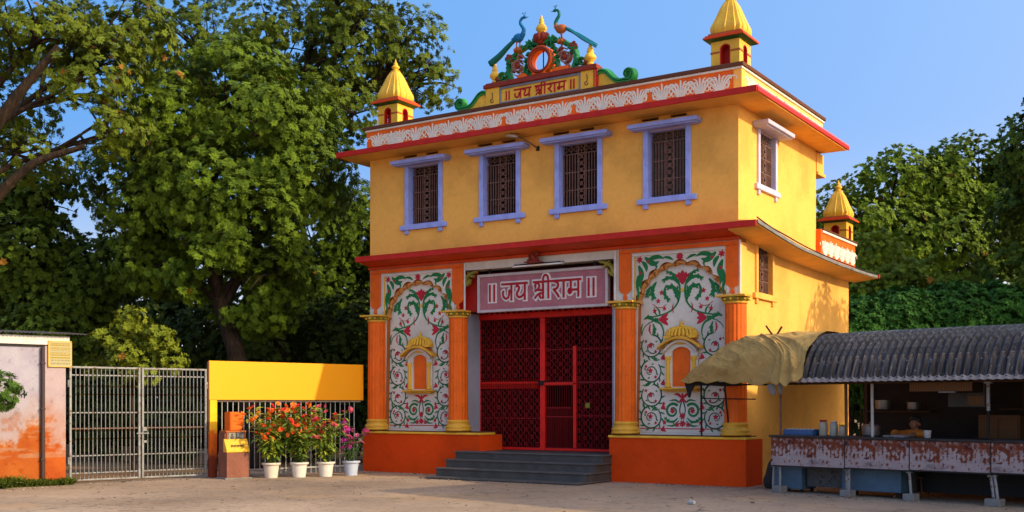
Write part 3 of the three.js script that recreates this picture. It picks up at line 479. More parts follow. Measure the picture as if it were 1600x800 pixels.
// ---- entrance: jamb, gate, valance, steps ----
meshes('jamb', [box(-6.749, -6.62, 0.56, 3.70, -0.66, 0.0), box(-2.79, -2.751, 0.56, 3.7, -0.66, -0.002)], M.paleBlue, house);
meshes('jamb', [box(-6.749, -6.735, 3.701, 4.66, -0.66, -0.002), box(-6.73, -6.40, 3.72, 4.655, -0.30, -0.20)], M.red, house);
mesh('transom_panel', box(-6.73, -2.76, 3.76, 4.655, -0.68, -0.62), M.darkRed, house);
{
  const z = -0.70, f = (a, b, c, d, w = 0.035) => rbox(a, b, c, d, z - w, z + w, 0.01);
  const frame = mesh('iron_gate', [f(-6.72, -6.62, 0.565, 3.56), f(-2.87, -2.77, 0.565, 3.56), f(-4.98, -4.85, 0.565, 3.56, 0.045), rbox(-6.74, -2.77, 3.561, 3.69, z - 0.06, z + 0.08, 0.012), f(-6.61, -4.99, 0.566, 0.62), f(-4.84, -2.88, 0.566, 0.62)], M.gateFrame, house);
  mesh('wicket_frame', [rbox(-4.845, -4.03, 2.035, 2.095, z - 0.03, z + 0.052, 0.01), rbox(-4.12, -4.035, 0.625, 2.9, z - 0.03, z + 0.052, 0.01)], M.gateFrame, frame);
  const val = []; for (let i = 0; i < 26; i++) { const x = -6.70 + i * 0.152; val.push(ext((() => { const s = new THREE.Shape(); s.moveTo(x, 3.76); s.lineTo(x, 3.735); s.absarc(x + 0.074, 3.735, 0.05, Math.PI, 2 * Math.PI, false); s.lineTo(x + 0.148, 3.76); s.closePath(); return s; })(), z + 0.10, z + 0.115)); }
  mesh('valance', val, M.red, frame);
  const lattice = (x0, x1, y0, y1, kind) => {
    const g = [], w = x1 - x0, h = y1 - y0, B = (a, b, r = 0.0065) => g.push(bar([a[0], a[1], z + a[2]], [b[0], b[1], z + b[2]], r, 5));
    const n = Math.round(w / 0.062); for (let i = 1; i < n; i++) { const x = x0 + w * i / n; B([x, y0, 0], [x, y1, 0], 0.006); }
    if (kind) { const c = Math.round(w / 0.15), r = Math.round(h / 0.17), dx = w / c, dy = h / r;
      for (let i = 0; i < c; i++) for (let j = 0; j < r; j++) { const a = x0 + i * dx, b = y0 + j * dy; B([a, b, 0.016], [a + dx, b + dy, 0.016]); B([a + dx, b, 0.028], [a, b + dy, 0.028]); if ((i + j) % 2 === 0) g.push(new THREE.TorusGeometry(0.04, 0.009, 4, 10).translate(a + dx / 2, b + dy / 2, z + 0.03)); }
    } else for (let i = 1; i < n; i++) { const x = x0 + w * (i - 0.5) / n; B([x, y0, 0.004], [x, y0 + h * 0.62, 0.004], 0.006); g.push(ball(0.02, x, y0 + h * 0.64, z, 1, 1.6, 0.6, 6)); }
    for (let y = y0; y <= y1 + 1e-6; y += h / Math.max(1, Math.round(h / 0.85))) g.push(box(x0, x1, y - 0.012, y + 0.012, z - 0.01, z + 0.0095));
    return mergeGeometries(g.map(clean));
  };
  mesh('lattice', lattice(-6.615, -4.985, 2.18, 3.56, 1), M.gateRed, frame); mesh('lattice', lattice(-6.615, -4.985, 0.62, 1.95, 1), M.gateRed, frame); mesh('lattice', lattice(-6.615, -4.985, 1.952, 2.178, 0), M.gateFrame, frame);
  mesh('lattice', lattice(-4.845, -4.04, 2.10, 3.56, 1), M.gateRed, frame); mesh('lattice', lattice(-4.035, -2.875, 2.10, 3.56, 1), M.gateRed, frame); mesh('lattice', lattice(-4.035, -2.875, 0.62, 2.08, 1), M.gateRed, frame); mesh('wicket_bars', lattice(-4.84, -4.125, 0.62, 2.03, 0), M.gateRed, frame);
  mesh('emblem', [...rosette(0, 0, 0.065, 8, 0.02).map((g) => g.translate(-3.74, 1.58, z + 0.04)), new THREE.TorusGeometry(0.075, 0.010, 4, 4).rotateZ(Math.PI / 4).translate(-3.74, 1.58, z + 0.06)], M.oliveGold, frame);
  mesh('lock_bolt', [bar([-5.06, 2.12, z + 0.06], [-4.76, 2.12, z + 0.06], 0.014), rbox(-4.97, -4.87, 2.03, 2.12, z + 0.05, z + 0.085, 0.01)], M.black, frame);
  // hall seen dimly through the gate
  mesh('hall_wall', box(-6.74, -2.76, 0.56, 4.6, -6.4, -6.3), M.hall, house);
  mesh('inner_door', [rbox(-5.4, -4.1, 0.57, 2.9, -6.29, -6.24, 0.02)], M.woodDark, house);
}
{
  const st = [[0.05, 1.70, -6.42], [0.225, 1.36, -6.42], [0.40, 1.03, -6.40], [0.565, 0.70, -6.38]];
  st.forEach(([y, zf, xl], i) => {
    const y0 = i ? st[i - 1][0] : 0.004, zb = 0.302;
    const step = mesh('step', [box(xl + 0.025, -2.66, y0 + (i ? 0.0005 : 0), y - 0.032, zb, zf - 0.025)], M.stone, house);
    mesh('tread', [rbox(xl, -2.63, y - 0.0315, y, zb - (i === 3 ? 0 : 0), zf, 0.008)], M.stoneTop, step);
  });
  mesh('threshold', box(-5.955, -2.705, 0.3, 0.562, -0.8, 0.3), M.stone, house);
  mesh('threshold', box(-6.745, -5.957, 0.3, 0.560, -0.8, -0.602), M.stone, house);
}
// ---- roof turrets ----
function turret(x, y, z, s) {
  const t = new THREE.Group(); t.name = 'turret'; t.position.set(x, y, z); t.scale.setScalar(s); house.add(t);
  const hw = 0.30, H = 0.52, walls = [], linings = [], bands = [];
  for (let k = 0; k < 4; k++) {
    const sh = rect(-hw + (k % 2 ? 0.051 : 0), hw - (k % 2 ? 0.051 : 0), -0.08, H), h = new THREE.Path(), a = 0.108, y1 = 0.335;
    h.moveTo(-a, 0.02); h.lineTo(-a, y1); for (let i = 0; i <= 10; i++) { const q = Math.PI - i / 10 * Math.PI; h.lineTo(a * Math.cos(q) * (1 + 0.12 * Math.abs(Math.sin(2 * q))), y1 + a * 1.1 * Math.sin(q)); } h.lineTo(a, 0.02); h.closePath(); sh.holes.push(h);
    walls.push(ext(sh, hw - 0.05, hw).rotateY(k * Math.PI / 2));
    const ln = new THREE.Shape(); ln.moveTo(-a + 0.001, 0.021); ln.lineTo(a - 0.001, 0.021); ln.lineTo(a - 0.001, y1); for (let i = 0; i <= 10; i++) { const q = i / 10 * Math.PI; ln.lineTo((a - 0.001) * Math.cos(q), y1 + a * 1.07 * Math.sin(q)); } ln.closePath();
    const inn = new THREE.Path(), b = a - 0.016; inn.moveTo(-b, 0.03); inn.lineTo(-b, y1); for (let i = 0; i <= 10; i++) { const q = Math.PI - i / 10 * Math.PI; inn.lineTo(b * Math.cos(q), y1 + b * 1.07 * Math.sin(q)); } inn.lineTo(b, 0.03); inn.closePath(); ln.holes.push(inn);
    linings.push(ext(ln, hw - 0.10, hw + 0.006).rotateY(k * Math.PI / 2));
    for (const q of [-1, 1]) bands.push(rbox(q > 0 ? a + 0.012 : -hw - 0.012, q > 0 ? hw + 0.012 : -a - 0.012, 0.285, 0.32, hw + 0.0005, hw + 0.014, 0.004).rotateY(k * Math.PI / 2));
  }
  mesh('turret_wall', walls, M.goldPaint, t); mesh('arch_lining', linings, M.red, t); mesh('band', bands, M.terracotta, t);
  mesh('core', [box(-0.13, 0.13, -0.05, 0.5, -0.13, 0.13)], M.red, t);
  mesh('eave', [rbox(-0.43, 0.43, 0.56, 0.605, -0.43, 0.43, 0.012), rbox(-0.40, 0.40, 0.606, 0.64, -0.40, 0.40, 0.01)], M.orangeRed, t);
  mesh('eave_soffit', new THREE.CylinderGeometry(0.417 * Math.SQRT2, 0.33 * Math.SQRT2, 0.035, 4).rotateY(Math.PI / 4).translate(0, 0.541, 0), M.darkGreen, t);
  // bell-shaped square roof with stepped corners
  const prof = [[0.315, 0.641], [0.335, 0.70], [0.352, 0.76], [0.345, 0.82], [0.305, 0.91], [0.262, 1.01], [0.225, 1.11], [0.19, 1.20], [0.155, 1.28], [0.12, 1.34], [0.098, 1.375], [0.09, 1.39], [0, 1.39]];
  const ring = (r) => { const o = []; for (let k = 0; k < 4; k++) for (const [u, v] of [[1, -0.62], [1, -0.07], [1.035, -0.05], [1.035, 0.05], [1, 0.07], [1, 0.62], [0.93, 0.66], [0.9, 0.9], [0.66, 0.93]]) { const q = k * Math.PI / 2; o.push([r * (u * Math.cos(q) - v * Math.sin(q)), r * (u * Math.sin(q) + v * Math.cos(q))]); } return o; };
  const pos = [], idx = [], n = 36; prof.forEach(([r, h]) => ring(r).forEach(([a, b]) => pos.push(a, h, -b)));
  for (let i = 0; i < prof.length - 1; i++) for (let k = 0; k < n; k++) { const a = i * n + k, b = i * n + (k + 1) % n; idx.push(a, b, a + n, b, b + n, a + n); }
  const g = new THREE.BufferGeometry(); g.setAttribute('position', new THREE.Float32BufferAttribute(pos, 3)); g.setIndex(idx);
  mesh('turret_roof', toCreasedNormals(g, 0.5), M.goldPaint, t);
  mesh('roof_band', [rbox(-0.35, 0.35, 0.642, 0.685, -0.35, 0.35, 0.01)], M.terracotta, t);
  mesh('finial', lathe([[0, 1.385], [0.10, 1.385], [0.11, 1.405], [0.06, 1.42], [0.045, 1.435], [0.085, 1.465], [0.10, 1.495], [0.08, 1.525], [0.04, 1.545], [0.055, 1.565], [0.05, 1.59], [0.022, 1.615], [0.015, 1.66], [0, 1.71]], 0, 0, 0, 18), M.goldPaint, t);
}
turret(-8.95, 8.30, -0.42, 1.0); turret(-0.30, 8.30, -0.36, 1.0); turret(-0.30, 5.70, -7.55, 0.95);

// ---- lettering: each glyph from strokes, headline at 1, foot at 0 ----
const GLYPH = {
  danda: { w: 0.62, top: 0, s: [[[0.14, 1.02], [0.14, 0.0]], [[0.46, 1.02], [0.46, 0.0]]] },
  ja: { w: 0.95, s: [[[0.74, 0.95], [0.74, 0.0]], [[0.74, 0.60], [0.56, 0.60]], [[0.57, 0.62], [0.58, 0.40], [0.50, 0.20], [0.33, 0.14], [0.18, 0.26], [0.12, 0.52]], [[0.10, 0.52], [0.22, 0.58]]] },
  ya: { w: 0.95, s: [[[0.74, 0.95], [0.74, 0.0]], [[0.10, 0.80], [0.22, 0.86], [0.33, 0.76], [0.30, 0.60], [0.19, 0.46]], [[0.19, 0.48], [0.20, 0.28], [0.36, 0.18], [0.56, 0.26], [0.72, 0.42]]] },
  shri: { w: 1.32, s: [[[0.72, 0.95], [0.72, 0.0]], [[1.08, 0.95], [1.08, 0.0]], [[0.20, 0.66], [0.17, 0.82], [0.30, 0.93], [0.44, 0.84], [0.44, 0.66], [0.30, 0.54], [0.14, 0.46]], [[0.30, 0.55], [0.50, 0.52], [0.70, 0.50]], [[0.68, 0.34], [0.44, 0.30], [0.26, 0.18], [0.14, 0.04]], [[0.44, 0.28], [0.52, 0.12], [0.60, 0.02]], [[0.74, 1.0], [0.73, 1.20], [0.84, 1.36], [0.99, 1.33], [1.07, 1.16], [1.08, 0.98]]] },
  ra: { w: 0.60, s: [[[0.22, 0.95], [0.40, 0.86], [0.42, 0.68], [0.30, 0.54], [0.10, 0.50]], [[0.10, 0.52], [0.26, 0.36], [0.50, 0.04]]] },
  aa: { w: 0.42, s: [[[0.20, 0.95], [0.20, 0.0]]] },
  ma: { w: 0.96, s: [[[0.76, 0.95], [0.76, 0.0]], [[0.26, 0.95], [0.26, 0.36]], [[0.76, 0.42], [0.26, 0.42]], [[0.28, 0.44], [0.14, 0.46], [0.10, 0.32], [0.20, 0.22], [0.30, 0.32], [0.30, 0.42]]] },
};
const WORDS = [['danda'], ['ja', 'ya'], ['shri', 'ra', 'aa', 'ma'], ['danda']];
function lettering(parent, x0, x1, y, size, z, faceMat, rimMat, thick = 0.165) {
  let total = 0; WORDS.forEach((w, i) => { w.forEach((g) => (total += GLYPH[g].w)); if (i) total += 0.34; });
  const k = (x1 - x0) / total; let x = x0, q = 0;
  WORDS.forEach((w, i) => {
    if (i) x += 0.34 * k;
    for (const name of w) {
      const G = GLYPH[name], S = G.s.map((st) => st.map(([a, b]) => [x + a * k, y + b * size]));
      if (G.top !== 0) S.push([[x + (name === 'ja' || name === 'shri' ? 0.03 : -0.01) * k, y + size * 0.99], [x + (G.w + 0.005) * k, y + size * 0.99]]);
      const make = (wd, h) => S.map((p) => ribbon(p.length === 2 ? [p[0], [(p[0][0] + p[1][0]) / 2, (p[0][1] + p[1][1]) / 2], p[1]] : p, wd, h + (q++ % 12) * 0.0005, p.length === 2 ? { straight: true } : {}).translate(0, 0, z));
      const L = mesh('letter', make(thick * size, rimMat ? 0.026 : 0.014), faceMat, parent);
      if (rimMat) {
        const ex = S.map((p) => { const a = p[0], b = p[1], c = p[p.length - 1], d = p[p.length - 2], e = 0.085 * size, n1 = Math.hypot(a[0] - b[0], a[1] - b[1]), n2 = Math.hypot(c[0] - d[0], c[1] - d[1]); return [[a[0] + (a[0] - b[0]) / n1 * e, a[1] + (a[1] - b[1]) / n1 * e], ...(p.length === 2 ? [[(a[0] + c[0]) / 2, (a[1] + c[1]) / 2]] : p.slice(1, -1)), [c[0] + (c[0] - d[0]) / n2 * e, c[1] + (c[1] - d[1]) / n2 * e]]; });
        mesh('letter_rim', ex.map((p, j) => ribbon(p, thick * size + 0.17 * size, 0.012 + (j % 12) * 0.0005, p.length === 3 && S[j].length === 2 ? { straight: true } : {}).translate(0, 0, z)), rimMat, L.parent === house ? L : parent);
      }
      x += G.w * k;
    }
  });
}
// ---- crest above the parapet ----
{
  const cr = mesh('crest', [box(-5.56, -3.48, 8.286, 8.66, -0.06, 0.10), box(-5.92, -5.561, 8.286, 8.665, -0.06, 0.13), box(-3.479, -3.12, 8.286, 8.665, -0.06, 0.13)], M.goldPaint, house);
  mesh('crest_cap', [rbox(-5.97, -3.07, 8.666, 8.755, -0.1, 0.17, 0.015), rbox(-5.93, -3.11, 8.756, 8.79, -0.07, 0.13, 0.01)], M.terracottaDark, cr);
  mesh('crest_border', [rbox(-5.555, -5.515, 8.29, 8.66, 0.101, 0.125, 0.006), rbox(-3.525, -3.485, 8.29, 8.66, 0.101, 0.125, 0.006), rbox(-5.514, -3.526, 8.61, 8.66, 0.101, 0.125, 0.006), rbox(-5.514, -3.526, 8.288, 8.32, 0.101, 0.125, 0.006)], M.steelBlue, cr);
  mesh('crest_edge', [rbox(-3.118, -3.075, 8.287, 8.664, -0.05, 0.14, 0.008), rbox(-3.165, -3.135, 8.30, 8.66, 0.131, 0.142, 0.004)], M.red, cr);
  for (const [x, y] of [[-5.745, 8.44], [-3.33, 8.46]]) mesh('emblem', [ribbon([[x, y + 0.13], [x + 0.015, y + 0.02], [x - 0.01, y - 0.05]], 0.022, 0.012).translate(0, 0, 0.13), ribbon(spiral(x, y - 0.06, 0.05, 0.03, 2.2, 0.7, 8), 0.02, 0.0125).translate(0, 0, 0.13)], M.wood, cr);
  lettering(house, -5.42, -3.62, 8.345, 0.20, 0.1005, M.letterRed, null, 0.20);
  // scroll wings on both sides
  for (const s of [-1, 1]) {
    const X = (x) => -4.52 + s * x, e0 = 1.40, e1 = 2.25;
    const sh = new THREE.Shape(); sh.moveTo(X(e0 - 0.0), 8.286); sh.lineTo(X(e0), 8.56); sh.bezierCurveTo(X(1.55), 8.60, X(1.66), 8.50, X(1.74), 8.42); sh.bezierCurveTo(X(1.84), 8.34, X(1.98), 8.33, X(2.12), 8.36); sh.lineTo(X(2.16), 8.286); sh.closePath();
    const w = mesh('crest_wing', ext(sh, -0.04, 0.075), M.goldPaint, house);
    const path = [[X(1.40), 8.57], [X(1.50), 8.62], [X(1.62), 8.58], [X(1.72), 8.48], [X(1.82), 8.39], [X(1.95), 8.345], [X(2.08), 8.35], ...spiral(X(2.14), 8.46, 0.125, 0.03, -Math.PI / 2, s * 1.35, 16)];
    mesh('scroll', [ribbon(path, (t) => 0.165 - 0.08 * t, 0.16, { seg: 60 }).translate(0, 0, -0.05)], M.brightGreen, w);
    mesh('scroll_line', [ribbon(path, (t) => 0.03 - 0.012 * t, 0.03, { seg: 60 }).translate(0, 0, 0.105)], M.darkGreen, w);
  }
  // ring in the middle
  const rz = 0.0, cy = 9.10, cx = -4.52;
  const ring = mesh('ring', [lathe([[0.235, -0.13], [0.30, -0.13], [0.315, -0.10], [0.30, -0.06], [0.29, 0.06], [0.315, 0.10], [0.30, 0.13], [0.235, 0.13], [0.225, 0.1], [0.225, -0.1], [0.235, -0.13]], 0, 0, 0, 40).rotateX(Math.PI / 2).translate(cx, cy, rz)], M.orange, house);
  mesh('ring_lining', [new THREE.TorusGeometry(0.262, 0.03, 8, 36).translate(cx, cy, rz + 0.125), new THREE.TorusGeometry(0.228, 0.02, 6, 36).translate(cx, cy, rz + 0.09)], M.terracottaDark, ring);
  mesh('ring_rod', bar([cx + 0.02, cy - 0.23, rz - 0.03], [cx + 0.02, cy + 0.23, rz - 0.03], 0.014), M.black, ring);
  mesh('ring_foot', [rbox(cx - 0.20, cx + 0.14, 8.791, 8.84, -0.08, 0.13, 0.012), ext(poly([[cx - 0.62, 8.79], [cx - 0.32, 8.79], [cx - 0.36, 8.86], [cx - 0.46, 8.89], [cx - 0.56, 8.86]]), -0.05, 0.1, 0.01), rbox(cx + 0.32, cx + 0.70, 8.791, 8.88, -0.06, 0.10, 0.012)], M.orange, ring);
  // pierced foliage arch
  const gr = [], wh = [], rd = [], dk = []; let k = 0; const D = () => 0.13 + 0.001 * (k++ % 13);
  for (const s of [-1, 1]) {
    const X = (p) => p.map(([x, y]) => [cx + s * x, y]), G = (p, w) => gr.push(ribbon(X(p), w, D()).translate(0, 0, -0.06)), Wt = (p, w) => wh.push(ribbon(X(p), w, D()).translate(0, 0, -0.055));
    G([[0.80, 8.80], [0.86, 9.0], [0.82, 9.22], [0.66, 9.36], [0.46, 9.46], [0.25, 9.50], [0.0, 9.47]], (t) => 0.115 - 0.03 * t);
    for (let i = 0; i < 9; i++) { const t = i / 8, q = 0.12 + t * 1.45, x = 0.86 * Math.cos(q * 0.98), y = 8.82 + 0.68 * Math.sin(q); G([[x, y], [x + 0.06 * Math.cos(q), y + 0.04 + 0.05 * Math.sin(q)], [x + 0.02, y + 0.12]], leafW(0.085)); }
    G(spiral(1.02, 8.90, 0.115, 0.03, s > 0 ? 3.4 : 3.4, -1.2, 12).map(([x, y]) => [x, y]), (t) => 0.06 - 0.03 * t); G([[0.86, 8.82], [0.95, 8.80], [1.12, 8.80]], 0.05);
    G([[0.40, 8.80], [0.42, 8.95], [0.36, 9.10]], 0.05);
    Wt(spiral(0.58, 9.06, 0.16, 0.04, 2.6, -1.2, 12), (t) => 0.035 - 0.012 * t); Wt([[0.46, 8.92], [0.56, 8.86], [0.70, 8.90]], 0.03); Wt([[0.60, 8.92], [0.72, 9.02], [0.74, 9.18]], 0.03); Wt([[0.42, 9.22], [0.52, 9.30], [0.62, 9.26]], 0.03); Wt([[0.50, 9.12], [0.60, 9.20], [0.70, 9.16]], 0.028);
    dk.push(...[[0.60, 9.08, 0.075], [0.50, 9.27, 0.055], [0.70, 8.98, 0.05]].map(([x, y, r]) => ball(r, cx + s * x, y, 0.04, 1, 1, 0.7, 10)));
    rd.push(...[[0.82, 9.27, 0.085], [1.14, 8.87, 0.075], [0.52, 9.44, 0.06]].map(([x, y, r]) => ball(r, cx + s * x, y, 0.03, 1.1, 0.9, 0.9, 10)), ...[0, 1, 2, 3, 4].map((i) => ball(0.05, cx + s * (0.82 + 0.06 * Math.cos(i * 1.26)), 9.27 + 0.06 * Math.sin(i * 1.26), 0.07, 1, 1, 0.6, 8)));
    gr.push(...rosette(cx + s * 0.82, 9.22, 0.10, 5, 0.10), ...rosette(cx + s * 0.30, 9.50, 0.10, 6, 0.11));
  }
  for (let i = 0; i < 18; i++) { const q = i / 18 * Math.PI * 2; gr.push(ribbon([[cx + 0.33 * Math.cos(q), cy + 0.33 * Math.sin(q)], [cx + 0.40 * Math.cos(q + 0.12), cy + 0.40 * Math.sin(q + 0.12)], [cx + 0.43 * Math.cos(q + 0.3), cy + 0.43 * Math.sin(q + 0.3)]], leafW(0.085), 0.12 + 0.001 * (i % 7)).translate(0, 0, -0.06)); }
  const f = mesh('crest_foliage', gr, M.green, house); mesh('foliage_tendrils', wh, M.tendril, f); mesh('foliage_flowers', rd, M.terracottaDark, f); mesh('foliage_buds', dk, M.terracottaDark, f);
  const lot = []; for (let i = 0; i < 8; i++) { const q = i / 8 * Math.PI * 2; lot.push(ball(0.085, cx + 0.13 * Math.cos(q), 9.60, 0.02 + 0.10 * Math.sin(q), 0.9, 1.2, 0.9, 8)); }
  const L = mesh('lotus', [...lot, ball(0.13, cx, 9.55, 0.02)], M.terracottaDark, house);
  mesh('finial', lathe([[0, 9.66], [0.07, 9.66], [0.05, 9.69], [0.115, 9.76], [0.125, 9.81], [0.09, 9.87], [0.05, 9.90], [0.065, 9.935], [0.035, 9.965], [0.05, 9.995], [0.025, 10.03], [0.03, 10.06], [0.012, 10.07], [0, 10.12]], cx, 0, 0.02, 18), M.goldPaint, L);
  for (const [x, s] of [[-5.74, 0.9], [-3.30, 1.0]]) mesh('finial', lathe([[0, 8.79], [0.08, 8.79], [0.07, 8.84], [0.05, 8.86], [0.12, 8.92], [0.13, 8.97], [0.09, 9.03], [0.055, 9.06], [0.085, 9.09], [0.05, 9.12], [0.065, 9.15], [0.035, 9.18], [0.04, 9.22], [0.015, 9.26], [0, 9.36]].map(([r, h]) => [r * s, h]), x, 0, 0.03, 18), M.goldPaint, house);
}
// ---- two peacocks ----
function peacock(x, y, z, s, label, tail, bodyMat, tailMat, neckMat, ty) {   // s = +1 tail to the right
  const p = thing('peacock_statue', label, 'statue', [x, y, z], 0, null); p.scale.setScalar(0.92); const X = (q) => q * s;
  mesh('body', [ball(0.115, X(0.02), 0.36, 0, 1.25, 0.95, 0.85, 16), tube([[X(-0.06), 0.38, 0], [X(-0.115), 0.44, 0], [X(-0.12), 0.50, 0]], (t) => 0.075 - 0.03 * t, 8, 10), ball(0.06, X(0.14), 0.35, 0, 1.4, 0.8, 0.8, 10)], bodyMat, p);
  const nk = mesh('neck', tube([[X(-0.10), 0.44, 0], [X(-0.135), 0.52, 0], [X(-0.10), 0.60, 0], [X(-0.045), 0.68, 0], [X(-0.04), 0.76, 0], [X(-0.09), 0.82, 0], [X(-0.145), 0.825, 0]], (t) => 0.05 - 0.022 * t, 26, 10), neckMat, p);
  mesh('head', [ball(0.042, X(-0.155), 0.825, 0, 1.2, 0.9, 0.8, 10), new THREE.ConeGeometry(0.016, 0.09, 6).rotateZ(s * Math.PI / 2).translate(X(-0.235), 0.815, 0)], neckMat, nk);
  const cs = []; for (let i = -1; i <= 1; i++) { cs.push(bar([X(-0.145), 0.855, 0], [X(-0.14 + i * 0.04), 0.925, i * 0.01], 0.005, 5), ball(0.014, X(-0.14 + i * 0.04), 0.93, i * 0.01, 1, 1, 1, 6)); }
  mesh('crest', cs, neckMat, nk);
  const tl = tube(tail.map(([a, b, c]) => [X(a), b, c]), (t) => 0.045 + ty * t, 14, 10).scale(1, 1, 1);
  const T2 = mesh('tail', tl, tailMat, p); const fe = [];
  for (let i = 0; i < 5; i++) { const a = tail[0], b = tail[tail.length - 1]; fe.push(tube([[X(a[0]), a[1] + 0.02, -0.02 + i * 0.012], [X((a[0] + b[0]) / 2), (a[1] + b[1]) / 2 + 0.05 - i * 0.018, 0.03 + (i - 2) * 0.012], [X(b[0] + 0.01), b[1] + 0.04 - i * 0.02, (i - 2) * 0.016]], 0.016, 10, 6)); }
  mesh('feathers', fe, M.teal, T2);
  for (const q of [-1, 1]) mesh('leg', [bar([X(0.02 + q * 0.03), 0.30, q * 0.035], [X(0.03 + q * 0.025), 0.15, q * 0.03], 0.016, 7), ball(0.02, X(0.03 + q * 0.025), 0.14, q * 0.03, 1.6, 0.7, 1, 6)], M.terracotta, p);
  mesh('perch', [ball(0.085, X(0.03), 0.075, 0, 1.05, 0.9, 1, 12), ...[0, 1, 2, 3, 4, 5].map((i) => ball(0.05, X(0.03) + 0.075 * Math.cos(i * 1.05), 0.06, 0.075 * Math.sin(i * 1.05), 1, 1, 1, 8)), bar([X(0.03), -0.25, -0.02], [X(0.03), 0.03, 0], 0.025, 7)], M.terracotta, p);
  return p;
}
peacock(-5.08, 9.36, 0.05, -1, 'blue peacock statue with long green hanging tail, left end of roof crest', [[0.10, 0.33, 0.02], [0.30, 0.20, 0.02], [0.54, 0.02, 0.02], [0.82, -0.14, 0.02]], M.peacockBlue, M.peacockGreen, M.peacockBlue, 0.045);
peacock(-4.02, 9.36, 0.05, 1, 'brown bodied peacock statue with straight thin blue tail, right of the ring', [[0.14, 0.36, 0.0], [0.36, 0.22, 0.0], [0.62, 0.01, 0.0], [0.95, -0.20, 0.0]], M.terracotta, M.teal, M.peacockGreen, -0.012);

// ---- name board over the gate ----
{
  const b = thing('signboard', 'pink name board with red white-rimmed lettering hung over the red gate', 'signboard');
  mesh('board', box(-6.22, -3.0, 3.74, 4.48, -0.16, -0.09), M.signPink, b);
  mesh('frame', [rbox(-6.29, -6.221, 3.68, 4.545, -0.18, -0.06, 0.01), rbox(-2.999, -2.93, 3.68, 4.545, -0.18, -0.06, 0.01), rbox(-6.22, -3.0, 4.481, 4.545, -0.18, -0.06, 0.01), rbox(-6.22, -3.0, 3.68, 3.739, -0.18, -0.06, 0.01)], M.signFrame, b);
  lettering(b, -6.0, -3.22, 3.915, 0.38, -0.0895, M.letterRed, M.letterWhite, 0.18);
  mesh('hanger', [rbox(-6.0, -5.95, 4.546, 4.655, -0.14, -0.10, 0.006), rbox(-3.3, -3.25, 4.546, 4.655, -0.14, -0.10, 0.006)], M.black, b);
}
// ---- green leaf brackets under the lintel ----
for (const [x, s, n] of [[-6.60, 1, 'left'], [-2.76, -1, 'right']]) {
  const X = (p) => p.map(([a, b]) => [x + s * a, b]);
  mesh('leaf_bracket', [ribbon(X([[0.0, 4.36], [0.06, 4.50], [0.18, 4.58], [0.34, 4.62]]), (t) => 0.12 - 0.06 * t, 0.08), ribbon(X([[0.0, 4.30], [0.10, 4.38], [0.16, 4.46]]), leafW(0.11), 0.07), ribbon(X([[0.10, 4.62], [0.20, 4.52], [0.28, 4.52]]), leafW(0.09), 0.085)].map((g) => g.translate(0, 0, -0.06)), M.oliveGold, house);
}
// ---- tube light, wall lamp, small seated idol over the entrance ----
{
  const t = thing('tube_light', 'long white fluorescent tube on a dark batten above the name board', 'lamp', [-4.59, 4.645, 0.06]);
  mesh('batten', rbox(-0.63, 0.63, 0.012, 0.05, -0.055, -0.01, 0.006), M.black, t);
  mesh('tube', bar([-0.60, 0, 0.02], [0.60, 0, 0.02], 0.019, 12), mat([0.86, 0.87, 0.86], 0.25), t);
  mesh('cap', [rbox(-0.645, -0.60, -0.025, 0.03, -0.055, 0.045, 0.006), rbox(0.60, 0.645, -0.025, 0.03, -0.055, 0.045, 0.006)], M.whiteMetal, t);
  const w = thing('wall_lamp', 'small white lamp head on a slanted arm under the upper eave', 'lamp', [-4.62, 7.20, 0.0]);
  mesh('arm', tube([[0, 0, 0.0], [-0.10, 0.10, 0.16], [-0.28, 0.22, 0.30], [-0.36, 0.25, 0.34]], 0.016, 12, 7), M.grille, w);
  mesh('head', [lathe([[0, 0.06], [0.05, 0.055], [0.085, 0.02], [0.10, -0.03], [0.085, -0.035], [0, -0.02]], 0, 0, 0, 18).scale(1.7, 0.8, 1).rotateZ(-0.2).translate(-0.46, 0.27, 0.34)], M.whiteMetal, w);
  mesh('wall_plate', rbox(-0.04, 0.04, -0.05, 0.05, 0.001, 0.02, 0.005), M.black, w);
}
